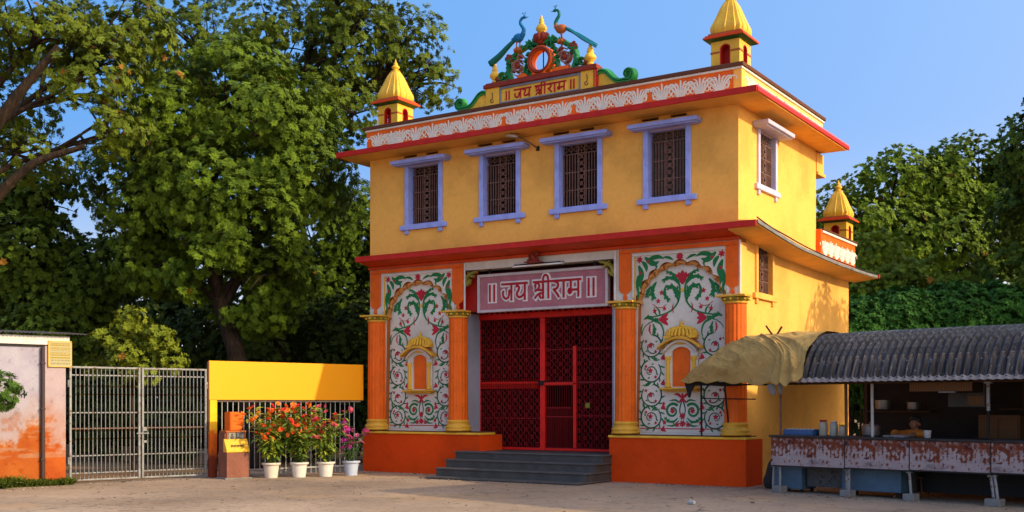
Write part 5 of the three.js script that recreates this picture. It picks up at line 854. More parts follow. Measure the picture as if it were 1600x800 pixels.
  const bolts = []; const rb = rng(4); for (let i = 0; i < 46; i++) { const a = 0.25 + i * 0.135, j = i % 3; const [n, y] = [[0.40, 2.29], [0.13, 2.635], [-0.32, 2.83]][j]; if (rb() < 0.9) bolts.push(ball(0.016, a + 0.0, y + 0.02, n + 0.022, 1, 1, 1, 6)); } mesh('roof_bolt', bolts, M.galv, t);
  mesh('eave_strip', [corrugatedStrip(0.55, 7.05, 1.985, 2.055, 0.535)], enamel([0.40, 0.35, 0.34], 0.6), t);
  // dark back, end wall, ceiling boards, shelves
  const insideShade = mat([0.035, 0.03, 0.028], 0.95, { map: T.plaster });  // near-black base colour stands in for the shade inside the stall
  mesh('back_wall', box(0.3, 7, 0, 2.35, -2.62, -2.56), insideShade, t); mesh('end_wall', box(6.98, 7.03, 0, 2.0, -2.55, 0.05), insideShade, t);  // end wall added out of view to keep the sun out
  mesh('hanging_board', rbox(2.50, 3.55, 1.815, 1.965, -0.05, -0.02, 0.006), M.wood, t);
  mesh('board_edge', rbox(3.0, 3.28, 1.79, 1.812, -0.06, -0.02, 0.003), M.galv, t);
  mesh('shelf', [rbox(3.2, 4.05, 1.50, 1.53, -2.3, -1.9, 0.005), rbox(2.3, 3.0, 1.62, 1.65, -2.3, -1.9, 0.005), rbox(0.6, 1.9, 1.45, 1.48, -2.4, -2.0, 0.005), rbox(4.3, 6.0, 1.25, 1.28, -2.3, -1.9, 0.005)], M.woodDark, t);
  mesh('cupboard', [rbox(2.9, 3.62, 0.4, 1.42, -2.2, -1.75, 0.012), rbox(2.93, 3.25, 0.45, 1.37, -1.749, -1.73, 0.008), rbox(3.27, 3.59, 0.45, 1.37, -1.749, -1.73, 0.008)], M.wood, t);
  mesh('work_table', [rbox(4.0, 6.4, 0.95, 0.99, -1.9, -1.2, 0.006), ...[4.05, 6.3].map((s) => rbox(s, s + 0.05, 0, 0.949, -1.25, -1.2, 0.005))], M.woodDark, t);
}
function corrugatedStrip(s0, s1, y0, y1, n) {
  const N = Math.round((s1 - s0) / 0.0169), pos = [], idx = [];
  for (let i = 0; i <= N; i++) { const s = s0 + (s1 - s0) * i / N, d = 0.012 * Math.cos(2 * Math.PI * s / 0.135); pos.push(s, y0 + d * 0.5, n + d, s, y1 + d, n + d - 0.01, s, y1 + d, n + d - 0.016, s, y0 + d * 0.5, n + d - 0.006); if (i) { const a = (i - 1) * 4, b = i * 4; for (let k = 0; k < 4; k++) { const l = (k + 1) % 4; idx.push(a + k, b + k, a + l, a + l, b + k, b + l); } } }
  const g = new THREE.BufferGeometry(); g.setAttribute('position', new THREE.Float32BufferAttribute(pos, 3)); g.setIndex(idx); return toCreasedNormals(g, 0.8);
}
// ---- tarpaulin over the left end, its poles, sticks and hanging cloths ----
{
  const t = thing('tarpaulin', 'ochre canvas tarpaulin draped over the left end of the stall', 'tarpaulin');
  const F = [sw(-2.42, 2.045, -0.28), sw(-1.62, 2.02, -0.06), sw(-0.72, 1.99, 0.16), sw(0.14, 1.965, 0.40), sw(0.52, 1.94, 0.58), sw(0.86, 2.06, 0.60)].map((p) => V(...p));
  const Mi = [sw(-2.36, 2.10, -0.31), sw(-1.52, 2.29, 0.02), sw(-0.80, 2.43, 0.14), sw(0.04, 2.50, 0.31), sw(0.50, 2.48, 0.40), sw(0.85, 2.45, 0.42)].map((p) => V(...p));
  const Tp = [sw(-2.28, 2.18, -0.33), sw(-1.72, 2.50, -0.29), sw(-1.26, 2.76, -0.30), sw(-0.90, 2.875, -0.36), sw(-0.24, 2.90, -0.45), sw(0.68, 2.91, -0.45)].map((p) => V(...p));
  const Bk = [sw(-2.26, 2.15, -0.40), sw(-1.70, 2.46, -0.35), sw(-1.24, 2.70, -0.39), sw(-0.82, 2.80, -0.56), sw(-0.25, 2.86, -1.2), sw(0.66, 2.885, -1.3)].map((p) => V(...p));
  const cs = [F, Mi, Tp, Bk].map((a) => new THREE.CatmullRomCurve3(a, false, 'centripetal')), nu = 190, nv = 84, P = [];
  for (let j = 0; j <= nv; j++) for (let i = 0; i <= nu; i++) {
    const u = i / nu, v = j / nv, cv = new THREE.CatmullRomCurve3(cs.map((c) => c.getPoint(u)), false, 'centripetal'), p = cv.getPoint(v);
    const ed = Math.min(1, v * 6) , n1 = vnoise3(u * 9 + 3 * v, v * 3.2, 1.5) - 0.5, n2 = vnoise3(u * 26, v * 6 + u * 8, 4.5) - 0.5, n3 = vnoise3(u * 13 - v * 9, v * 5, 8.5) - 0.5;
    const peak = Math.hypot((u - 0.74) * 2.8, v - 0.62), ang = Math.atan2(v - 0.62, (u - 0.74) * 2.8), fold = Math.pow(Math.abs(Math.sin(ang * 5.2 + 0.9 * n1)), 3) * Math.min(1, peak * 2.2) * 0.075 * (v < 0.62 ? 1 : 0.3);
    const ridge = 0.07 * Math.exp(-(((u - 0.70 - 0.05 * (0.6 - v)) / 0.013) ** 2)) * (v < 0.66 ? 1 : 0.4);
    const sag = (-0.05 * Math.sin(u * Math.PI * 5) * 0.35 + 0.045 * Math.sin(u * 43 + 2) * (1 - v * 3)) * Math.max(0, 1 - v * 3);
    const d = 0.07 * n1 + 0.04 * n2 + 0.05 * n3 + fold + ridge;
    const cr = (f, g, o) => Math.pow(1 - Math.abs(2 * vnoise3(u * f + v * g, v * f * 0.45 - u * g * 0.5, o) - 1), 5), crease = 0.030 * cr(11, 5, 2.5) + 0.020 * cr(22, -9, 6.5) + 0.014 * cr(40, 12, 9.5);
    const dd = d + crease * (0.35 + 0.65 * ed);
    p.y += dd * 0.5 * (0.4 + 0.6 * ed) + sag * 0.5; p.z += dd * 0.6 + 0.03 * sag; P.push(p);
  }
  const pos = [], idx = [], row = nu + 1, off = row * (nv + 1);
  for (const k of [0, 1]) for (const p of P) pos.push(p.x, p.y - k * 0.006, p.z - k * 0.006);
  for (let j = 0; j < nv; j++) for (let i = 0; i < nu; i++) { const a = j * row + i, b = a + 1, c = a + row, e = c + 1; idx.push(a, b, c, b, e, c, a + off, c + off, b + off, b + off, c + off, e + off); }
  for (let i = 0; i < nu; i++) for (const j of [0, nv]) { const a = j * row + i; idx.push(a, a + off, a + 1, a + 1, a + off, a + 1 + off); }
  for (let j = 0; j < nv; j++) for (const i of [0, nu]) { const a = j * row + i; idx.push(a, a + row, a + off, a + row, a + row + off, a + off); }
  const g = new THREE.BufferGeometry(); g.setAttribute('position', new THREE.Float32BufferAttribute(pos, 3)); g.setIndex(idx);
  mesh('canvas', toCreasedNormals(g, 1.2), mat([0.68, 0.44, 0.15], 0.95, { spec: 0.15, map: T.cloth, bump: T.cloth, bumpScale: 0.004 }), t);
  // hanging scraps under the edge
  const scrap = (name, pts, m) => { const sh = ext(poly(pts), 0, 0.012, 0.004); return [name, sh, m]; };
  const w = thing('black_sheet', 'black plastic sheet hanging under the left corner of the ochre tarpaulin', 'sheet', sw(-2.36, 0, -0.30), ST);
  mesh('sheet', [ext(poly([[0, 2.06], [0.05, 1.90], [0.10, 1.74], [0.14, 1.73], [0.18, 1.86], [0.26, 1.97], [0.5, 1.98], [0.9, 1.95], [1.35, 1.955], [1.36, 2.02], [0.5, 2.05]]), -0.02, 0.0, 0.004)], M.black, w);
  const c = thing('white_rag', 'two grey-white rags hanging from the tarpaulin edge above the counter', 'rag', sw(0.0, 0, 0.30), ST);
  mesh('cloth', [ext(poly([[-0.02, 1.97], [-0.02, 1.88], [0.03, 1.80], [0.10, 1.76], [0.15, 1.80], [0.12, 1.90], [0.14, 1.97]]), 0, 0.02, 0.008), ext(poly([[0.17, 1.97], [0.19, 1.86], [0.21, 1.79], [0.27, 1.78], [0.29, 1.88], [0.30, 1.97]]), 0, 0.02, 0.008)], mat([0.34, 0.31, 0.28], 0.95, { map: T.cloth }), c);
  const f = thing('pole_frame', 'thin dark poles on the plinth ledge propping up the tarpaulin', 'poles');
  mesh('pole', bar([-0.69, 0.986, 0.20], [-0.69, 2.03, 0.22], 0.020, 8), M.black, f); mesh('pole', bar([-0.09, 0.986, 0.235], [-0.09, 2.05, 0.50], 0.019, 8), M.black, f);
  mesh('rail', [bar([-0.75, 1.99, 0.26], [0.9, 1.97, 0.86], 0.018, 8), bar([-0.69, 1.72, 0.235], [0.55, 1.70, 0.50], 0.011, 6)], M.black, f);
  const st = thing('stick_bundle', 'crossed wooden sticks poking up from the top of the tarpaulin', 'sticks', sw(-0.34, 2.86, -0.42), ST);
  mesh('stick', bar([0.02, -0.05, 0], [-0.17, 0.22, 0.04], 0.018, 7), M.woodDark, st); mesh('stick', bar([0.0, -0.05, 0.03], [0.15, 0.19, 0.0], 0.02, 7), M.woodDark, st); mesh('stick', bar([-0.06, 0.04, 0.05], [0.2, 0.03, 0.02], 0.014, 7), M.black, st);
}
{
  const t = thing('added_lean_to', 'added tin lean-to roof hidden behind the stall, shading the gatehouse side wall', 'roof');  // hidden roof added to keep sun off the wall under the tarpaulin
  for (let i = 0; i < 6; i++) mesh('tin_sheet', new THREE.BoxGeometry(3.5, 0.02, 1.0).rotateZ(-0.05).translate(1.82, 2.62 + (i % 2) * 0.024, -1.75 - i * 0.96), M.galv, t);
  for (const z of [-1.5, -4.2, -6.8]) mesh('post', bar([3.5, 0, z], [3.5, 2.5, z], 0.04, 8), M.woodDark, t);
}
// ---- things on and under the counter ----
{
  const q = (name, label, cat, s, y, n, group) => thing(name, label, cat, sw(s, y, n), ST, group);
  const blueM = mat([0.085, 0.155, 0.23], 0.55, { map: T.paint }), steel = mat([0.34, 0.34, 0.35], 0.4, { metal: 0.8, roughMap: T.rough });
  const chest = (label, s, w, h, y) => { const t = q('blue_chest', label, 'chest', s, 0, -0.42); mesh('body', rbox(0, w, y, h, -0.25, 0.25, 0.015), blueM, t); mesh('rim', [rbox(-0.01, w + 0.01, h - 0.03, h + 0.004, -0.26, 0.26, 0.008)], mat([0.10, 0.18, 0.27], 0.5), t); mesh('foot', [0.03, w - 0.07].flatMap((x) => [box(x, x + 0.04, 0, y, 0.16, 0.2), box(x, x + 0.04, 0, y, -0.2, -0.16)]), M.black, t); };
  chest('small pale blue metal chest under the left end of the counter', -0.20, 0.58, 0.47, 0.06);
  chest('long pale blue metal chest under the second counter panel', 1.18, 1.10, 0.50, 0.10);
  const gs = q('grey_sheet', 'dull grey metal sheet leaning under the first counter panel', 'sheet', 0.42, 0, -0.30); mesh('sheet', rbox(0, 0.75, 0.12, 0.47, 0, 0.02, 0.005), mat([0.12, 0.125, 0.13], 0.6, { map: T.metal }), gs);
  const cr = q('glass_crate', 'blue crate of glasses on the left end of the counter', 'crate', 0.0, 1.046, -0.32); mesh('crate', [rbox(0, 0.60, 0, 0.015, -0.15, 0.15, 0.004), rbox(0, 0.60, 0.0155, 0.10, 0.135, 0.15, 0.004), rbox(0, 0.60, 0.0155, 0.10, -0.15, -0.135, 0.004), rbox(0, 0.015, 0.0155, 0.10, -0.134, 0.134, 0.004), rbox(0.585, 0.6, 0.0155, 0.10, -0.134, 0.134, 0.004)], mat([0.05, 0.12, 0.28], 0.45), cr);
  for (let i = 0; i < 7; i++) mesh('glass', lathe([[0, 0], [0.026, 0], [0.034, 0.10], [0.031, 0.10], [0.024, 0.006], [0, 0.006]], 0.055 + i * 0.082, 0.016, 0.05, 12), mat([0.55, 0.6, 0.62], 0.15), cr);
  const jar = (label, s, n, h, r, lidM, m) => { const t = q('jar', label, 'jar', s, 1.046, n); mesh('body', lathe([[0, 0], [r, 0], [r, h * 0.72], [r * 0.75, h * 0.84], [r * 0.75, h * 0.88], [0, h * 0.88]], 0, 0, 0, 16), m, t); mesh('lid', lathe([[0, h * 0.881], [r * 0.85, h * 0.881], [r * 0.85, h], [0, h]], 0, 0, 0, 16), lidM, t); };
  const clear = mat([0.42, 0.38, 0.30], 0.2), redM = mat([0.5, 0.05, 0.03], 0.4);
  jar('tall glass jar with red lid just right of the crate of glasses', 0.74, -0.30, 0.28, 0.075, redM, clear); jar('glass jar with pale lid between two jars near the wooden post', 0.94, -0.32, 0.26, 0.07, M.white, mat([0.40, 0.40, 0.36], 0.2)); jar('short jar with yellow lid left of the wooden post', 1.12, -0.30, 0.20, 0.07, M.gold, clear);
  const pt = q('cooking_pot', 'steel cooking pot on the counter left of the white post', 'pot', 1.60, 1.046, -0.42); mesh('body', lathe([[0, 0], [0.13, 0], [0.15, 0.03], [0.155, 0.17], [0.172, 0.18], [0.165, 0.185], [0.145, 0.175], [0.14, 0.03], [0, 0.012]], 0, 0, 0, 24), steel, pt); mesh('lid', lathe([[0.16, 0.186], [0.08, 0.21], [0.02, 0.22], [0.02, 0.25], [0, 0.255]], 0, 0, 0, 24), steel, pt);
  const tr = q('tray', 'pale tray lying on the counter before the person in orange', 'tray', 2.30, 1.046, -0.15); mesh('tray', [rbox(-0.27, 0.16, 0.0, 0.014, -0.13, 0.13, 0.006), rbox(-0.27, 0.16, 0.0145, 0.035, 0.115, 0.13, 0.005), rbox(-0.27, -0.255, 0.0145, 0.035, -0.13, 0.114, 0.005), rbox(0.145, 0.16, 0.0145, 0.035, -0.13, 0.114, 0.005)], M.galv, tr);
  const cu = q('steel_cup', 'white cup on the counter at the elbow of the person in orange', 'cup', 2.72, 1.046, -0.22); mesh('cup', lathe([[0, 0], [0.05, 0], [0.062, 0.12], [0.066, 0.125], [0.058, 0.12], [0.046, 0.008], [0, 0.008]], 0, 0, 0, 18), M.whiteMetal, cu);
  const pk = q('grey_poster', 'faded grey poster hung behind the wooden hanging board', 'poster', 2.92, 1.56, -0.55); mesh('sheet', rbox(0, 0.62, 0, 0.235, 0, 0.01, 0.003), mat([0.10, 0.09, 0.08], 0.9, { map: T.cloth }), pk); mesh('cord', [bar([0.02, 0.235, 0.005], [0.02, 0.42, 0.005], 0.004, 4), bar([0.6, 0.235, 0.005], [0.6, 0.42, 0.005], 0.004, 4)], M.galv, pk); mesh('picture', rbox(0.33, 0.6, 0.03, 0.18, 0.0105, 0.014, 0.001), M.wood, pk);
  for (const [s, y, n, r, l] of [[0.9, 1.481, -2.2, 0.15, 'round steel pot on the dim shelf at left behind the counter'], [1.5, 1.481, -2.2, 0.12, 'smaller steel pot on the dim shelf behind the white post'], [4.7, 1.281, -2.1, 0.16, 'wide steel pot on the dim shelf at the right of the stall'], [5.2, 1.281, -2.1, 0.11, 'narrow steel pot on the dim shelf, rightmost in the stall']]) { const p = q('steel_pot', l, 'pot', s, y, n); mesh('body', lathe([[0, 0], [r * 0.8, 0], [r, 0.04], [r, r * 1.3], [r * 1.12, r * 1.36], [r * 0.9, r * 1.3], [0, 0.02]], 0, 0, 0, 20), steel, p); }
  const sc = q('sack', 'lumpy dark sack on the ground between plinth and counter', 'sack', -0.55, 0, -0.75); mesh('body', sdfMesh([[0, 0.17, 0, 0.19, 0.02, 0.40, 0, 0.15], [0.02, 0.40, 0, 0.13, 0.0, 0.56, 0.02, 0.05], [-0.05, 0.12, 0.06, 0.13, 0.08, 0.12, -0.05, 0.13]], 0.02, 0.04), mat([0.05, 0.045, 0.04], 0.95, { map: T.cloth }), sc);
}
{
  const t = thing('added_row_building', 'unseen cream two storey house added beyond the stall to shade yard and stall', 'building', S0, ST);  // house out of view, added to throw shade over yard, stall and side wall
  const H = 5.95, front = rect(7.25, 16, 0, H); for (const x of [8.6, 11.2, 13.8]) { front.holes.push(rectHole(x, x + 1.1, 3.9, 5.2)); front.holes.push(rectHole(x, x + 1.1, 0.9, 2.3)); }
  mesh('wall', ext(front, -0.05, 0.2), M.cream, t); mesh('wall', box(7.25, 7.5, 0, H, -11, -0.051), M.cream, t); mesh('wall', box(15.75, 16, 0, H, -11, -0.051), M.cream, t); mesh('wall', box(7.501, 15.749, 0, H, -11, -10.75), M.cream, t);
  mesh('roof_slab', rbox(7.1, 16.15, H + 0.001, H + 0.14, -11.15, 0.5, 0.02), M.concrete, t);
  for (const x of [8.6, 11.2, 13.8]) for (const y of [3.9, 0.9]) { const w = mesh('window', [rbox(x + 0.001, x + 0.06, y + 0.001, y + 1.3, 0.02, 0.12, 0.008), rbox(x + 1.04, x + 1.099, y + 0.001, y + 1.3, 0.02, 0.12, 0.008), rbox(x + 0.52, x + 0.58, y + 0.001, y + 1.3, 0.02, 0.12, 0.008)], M.woodDark, t); mesh('pane', box(x + 0.061, x + 1.039, y + 0.01, y + 1.3, 0.04, 0.05), M.dark, w); }
}
// ---- the seller ----
{
  const t = thing('person', 'person in an orange shirt sitting behind the counter, arms on the top', 'person', sw(2.24, 0, -0.78), ST);
  const skinM = mat([0.23, 0.095, 0.05], 0.6);
  const hand = (s) => {                          // palm at the end of the forearm, fingers curled on the counter, thumb at the side
    const b = [], w = [s * 0.10, 1.085, 0.50], f = [-s * 0.55, 0, 0.83], o = [0.83 * s, 0, 0.55], up = 0.0, at = (l, a, h) => [w[0] + f[0] * l + o[0] * a, w[1] + h, w[2] + f[2] * l + o[2] * a];
    b.push([...at(0, 0.0, 0), 0.022, ...at(0.07, 0.022, 0.0), 0.017], [...at(0, 0, 0), 0.022, ...at(0.07, -0.02, 0.0), 0.017], [...at(0.02, 0, 0), 0.02, ...at(0.075, 0, 0), 0.018]);
    [[-0.032, 0.055], [-0.011, 0.068], [0.011, 0.063], [0.032, 0.048]].forEach(([a, l]) => { b.push([...at(0.075, a, 0.004), 0.0092, ...at(0.075 + l * 0.5, a * 1.1, 0.004), 0.0085], [...at(0.075 + l * 0.5, a * 1.1, 0.004), 0.0085, ...at(0.075 + l, a * 1.12, -0.016), 0.0072]); });
    b.push([...at(0.02, -0.028, 0), 0.012, ...at(0.05, -0.062, 0.0), 0.010], [...at(0.05, -0.062, 0), 0.010, ...at(0.085, -0.066, -0.008), 0.0085]);
    return sdfMesh(b, 0.0035, 0.004);
  };
  const arm = (s) => [[s * 0.17, 1.075, 0.0, 0.052, s * 0.25, 1.10, 0.26, 0.042], [s * 0.25, 1.10, 0.26, 0.04, s * 0.10, 1.085, 0.50, 0.026]];
  const body = [[0, 0.50, -0.05, 0.13, 0, 0.80, -0.02, 0.12], [0, 0.80, -0.02, 0.12, 0, 1.04, 0, 0.125], [-0.14, 1.08, 0, 0.06, 0.14, 1.08, 0, 0.06], [0, 1.08, 0.0, 0.058, 0, 1.19, 0.03, 0.05], ...arm(1), ...arm(-1), ...[-1, 1].flatMap((s) => [[s * 0.09, 0.50, -0.02, 0.085, s * 0.13, 0.52, 0.36, 0.062], [s * 0.13, 0.52, 0.36, 0.06, s * 0.13, 0.09, 0.34, 0.042], [s * 0.13, 0.06, 0.34, 0.04, s * 0.14, 0.035, 0.48, 0.03]])];
  const headB = [[0, 1.285, 0.035, 0.075, 0, 1.30, 0.02, 0.082], [0, 1.225, 0.07, 0.045, 0, 1.20, 0.085, 0.032], [0, 1.255, 0.105, 0.016, 0, 1.235, 0.128, 0.014], [-0.035, 1.285, 0.098, 0.014, 0.035, 1.285, 0.098, 0.014], [-0.03, 1.245, 0.09, 0.024, 0.03, 1.245, 0.09, 0.024], [-0.02, 1.208, 0.105, 0.010, 0.02, 1.208, 0.105, 0.010], ...[-1, 1].map((s) => [s * 0.083, 1.265, 0.03, 0.018, s * 0.087, 1.24, 0.032, 0.012])];
  mesh('body', [sdfMesh(body, 0.013, 0.02), sdfMesh(headB, 0.0035, 0.01), hand(1), hand(-1)], skinM, t);
  const fat = (b, e) => b.map((q) => q.map((v, i) => (i === 3 || i === 7 ? v + e : v)));
  mesh('shirt', sdfMesh(fat([body[0], body[1], body[2], arm(1)[0], arm(-1)[0], [0.25, 1.10, 0.26, 0.04, 0.20, 1.095, 0.34, 0.036], [-0.25, 1.10, 0.26, 0.04, -0.20, 1.095, 0.34, 0.036]], 0.014), 0.012, 0.022), mat([0.80, 0.25, 0.03], 0.9, { map: T.cloth }), t);
  mesh('trousers', sdfMesh(fat(body.slice(8).filter((b) => b[1] > 0.3), 0.014), 0.015, 0.02), M.dark, t);
  mesh('hair', sdfMesh([[0, 1.335, 0.0, 0.082, 0, 1.30, -0.025, 0.082], [0, 1.35, 0.05, 0.055, 0, 1.34, 0.02, 0.07], [-0.07, 1.29, 0.02, 0.022, -0.07, 1.34, 0.03, 0.03], [0.07, 1.29, 0.02, 0.022, 0.07, 1.34, 0.03, 0.03]], 0.005, 0.012), mat([0.012, 0.01, 0.01], 0.7), t);
  mesh('eye', [-1, 1].map((s) => ball(0.009, s * 0.032, 1.268, 0.108, 1.3, 0.8, 0.5, 8)), M.black, t);
  const st = thing('stool', 'wooden stool hidden under the person in orange', 'stool', sw(2.24, 0, -0.82), ST); mesh('seat', rbox(-0.17, 0.17, 0.33, 0.365, -0.15, 0.15, 0.01), M.wood, st); for (const [a, b] of [[-1, -1], [1, -1], [-1, 1], [1, 1]]) mesh('leg', bar([a * 0.16, 0, b * 0.14], [a * 0.13, 0.33, b * 0.11], 0.016, 6), M.wood, st);
}
// =====================================================================
// TREES
// =====================================================================
function sprigGeo(L, W, n, seed, droop) {        // a twig end with n leaves around it, along +y
  const r = rng(seed), pos = [], q = new THREE.Quaternion(), e = new THREE.Euler();
  for (let i = 0; i < n; i++) {
    const t = 0.1 + 0.9 * i / n, az = i * 2.4 + 0.6 * r(), pit = 0.95 - 0.75 * t + (r() - 0.5) * 0.5 - droop * (1 - t), l = L * (0.72 + 0.5 * r()), w = W * (0.8 + 0.4 * r());
    const f = (x, z, y) => { const v = V(x, y, z).applyEuler(e.set(0, 0, Math.PI / 2 - 0 - (Math.PI / 2 - pit), 'XYZ')); v.applyAxisAngle(QY, az); return [v.x, v.y + t * L * 0.55, v.z]; };
    const bend = -0.12 * l, A = f(0.02 * L, 0, 0), B = f(l * 0.45, w * 0.5, 0.10 * w), C = f(l * 0.45, -w * 0.5, 0.10 * w), D = f(l * 0.5, 0, 0.0), E2 = f(l, 0, bend);
    for (const t3 of [[A, B, D], [A, D, C], [B, E2, D], [D, E2, C]]) for (const v of t3) pos.push(...v);
  }
  const g = new THREE.BufferGeometry(); g.setAttribute('position', new THREE.Float32BufferAttribute(pos, 3)); g.computeVertexNormals(); return g;
}
const SPR = { long: [sprigGeo(0.150, 0.056, 14, 1, 0.6)], broad: [sprigGeo(0.155, 0.078, 13, 3, 0.25)], small: [sprigGeo(0.12, 0.05, 12, 5, 0.2)] };
const leafMats = { a: mat([1, 1, 1], 0.75, { physical: true, more: { transmission: 0.24, thickness: 0, specularIntensity: 0.3 } }) };
function crown(parent, name, spots, kind, scale, col, seed, stuffKind) {
  const r = rng(seed), G = SPR[kind], q = new THREE.Quaternion(), m = new THREE.Matrix4(), c = new THREE.Color(), up = V(0, 1, 0);
  G.forEach((g, gi) => {
    const mine = spots.filter((_, i) => i % G.length === gi), im = new THREE.InstancedMesh(g, leafMats.a, mine.length); im.name = name; im.castShadow = im.receiveShadow = true;
    mine.forEach(({ p, d }, i) => {
      const s = 0.76 * scale * (0.7 + 0.6 * r()); q.setFromUnitVectors(up, d); q.multiply(new THREE.Quaternion().setFromAxisAngle(up, r() * 6.28)); m.compose(p, q, V(s, s, s)); im.setMatrixAt(i, m);
      const k = r(), cl = vnoise3(p.x * 0.9, p.y * 0.9, p.z * 0.9), w = 0.17 + 0.40 * k + 0.06 * cl, old = r() < (col.old ?? 0.003); c.setRGB(...[0, 1, 2].map((j) => old ? [0.30, 0.14, 0.02][j] : Math.max(0.004, col.a[j] + (col.b[j] - col.a[j]) * w))); im.setColorAt(i, c);
    });
    im.userData.kind = 'stuff'; parent.add(im);
  });
}
function spotsIn(blobs, density, seed, gap = 0.42, freq = 1.15) {
  const r = rng(seed), out = [];
  for (const [x, y, z, a, b, c, w = 1] of blobs) {
    const n = Math.round(4.6 * density * w * Math.pow(a * b * c, 2 / 3) * 4.5);
    for (let i = 0; i < n; i++) {
      const d = V(r() * 2 - 1, r() * 2 - 1, r() * 2 - 1); if (d.length() > 1 || d.length() < 0.05) { i -= 0.5; continue; } d.normalize();
      const rad = 1.06 - 0.55 * Math.pow(r(), 1.7), p = V(x + d.x * a * rad, y + d.y * b * rad, z + d.z * c * rad);
      const nz = vnoise3(p.x * freq + 40, p.y * freq, p.z * freq + 40); if (nz < gap * (0.55 + 0.45 * rad) || p.y < 0.15) continue;
      d.x += (r() - 0.5) * 1.1; d.y += 0.35 + (r() - 0.5) * 0.9; d.z += (r() - 0.5) * 1.1; d.normalize(); out.push({ p, d });
    }
  }
  return out;
}
function tree(name, label, o) {
  const base = o.trunk[0], t = thing(name, label, o.cat ?? 'tree', [base[0], 0, base[1 + 1]], 0, o.group), rel = (p) => [p[0] - base[0], p[1], p[2] - base[2]], r = rng(o.seed + 500);
  const tp = o.trunk.map(rel), top = o.trunk.length - 1;
  mesh('trunk', tube(tp, (q) => o.r * (1 - 0.55 * q) * (q < 0.08 ? 1.25 - q * 3 : 1), 18, 12), M.bark, t);
  const limbs = [], cv = new THREE.CatmullRomCurve3(tp.map((p) => V(...p)));
  for (const b of o.blobs) {
    const c = V(...rel(b)), st = cv.getPoint(clamp(0.55 + 0.45 * r())), mid = st.clone().lerp(c, 0.5).add(V((r() - 0.5) * 0.7, 0.25 + 0.3 * r(), (r() - 0.5) * 0.7)), r0 = o.r * (0.28 + 0.12 * r());
    limbs.push(tube([st.toArray(), mid.toArray(), c.toArray()], (q) => r0 * (1 - 0.75 * q), 10, 7));
    for (let i = 0; i < (o.twigs ?? 7); i++) { const d = V(r() - 0.5, r() - 0.4, r() - 0.5).normalize(), e = c.clone().add(V(d.x * b[3] * 0.95, d.y * b[4] * 0.95, d.z * b[5] * 0.95)), s = mid.clone().lerp(c, 0.3 + 0.7 * r()), m2 = s.clone().lerp(e, 0.5).add(V((r() - 0.5) * 0.3, 0.12, (r() - 0.5) * 0.3)); limbs.push(tube([s.toArray(), m2.toArray(), e.toArray()], (q) => r0 * 0.36 * (1 - 0.8 * q), 6, 5)); }
  }
  for (const l of o.limbs ?? []) limbs.push(tube(l.p.map(rel), (q) => l.r * (1 - 0.7 * q), 14, 8));
  mesh('limb', limbs, M.bark, t);
  const sp = spotsIn(o.blobs, o.density, o.seed, o.gap, o.freq); for (const s of sp) { s.p.x -= base[0]; s.p.z -= base[2]; }
  crown(t, 'crown', sp, o.kind, o.scale, o.col, o.seed + 1);
  return sp.length;
}
const OLIVE = { a: [0.020, 0.048, 0.003], b: [0.204, 0.311, 0.013], old: 0.003 }, DEEP = { a: [0.016, 0.046, 0.005], b: [0.161, 0.242, 0.013], old: 0.002 }, AUTUMN = { a: [0.034, 0.059, 0.003], b: [0.212, 0.274, 0.013], old: 0.02 };
tree('shade_tree', 'big shade tree with leaning trunk behind the yellow board', { seed: 101, r: 0.30, kind: 'long', scale: 1.05, col: OLIVE, density: 62, gap: 0.40, group: null,
  trunk: [[-12.1, 0, 0.85], [-12.5, 1.5, 0.95], [-12.85, 2.9, 1.1], [-13.3, 4.7, 1.35], [-13.6, 6.6, 1.3]],
  blobs: [[-13.4, 6.9, 1.4, 1.9, 1.5, 1.7], [-12.2, 8.6, 0.7, 1.8, 1.4, 1.7], [-14.9, 6.6, 1.8, 1.5, 1.3, 1.5], [-12.0, 6.0, 1.2, 1.4, 1.4, 1.4], [-14.7, 8.9, 1.6, 1.7, 1.3, 1.6], [-11.5, 7.4, 0.3, 1.3, 1.4, 1.5], [-13.0, 5.0, 1.8, 1.2, 0.9, 1.2], [-11.6, 4.7, 0.9, 0.9, 0.9, 1.0], [-15.6, 5.4, 1.6, 1.3, 1.0, 1.2], [-15.9, 7.4, 2.0, 1.2, 1.1, 1.2], [-14.5, 5.2, 2.0, 1.2, 0.9, 1.1], [-12.6, 4.2, 0.6, 1.2, 0.9, 1.1], [-13.6, 10.0, 0.6, 1.5, 1.0, 1.5]] });
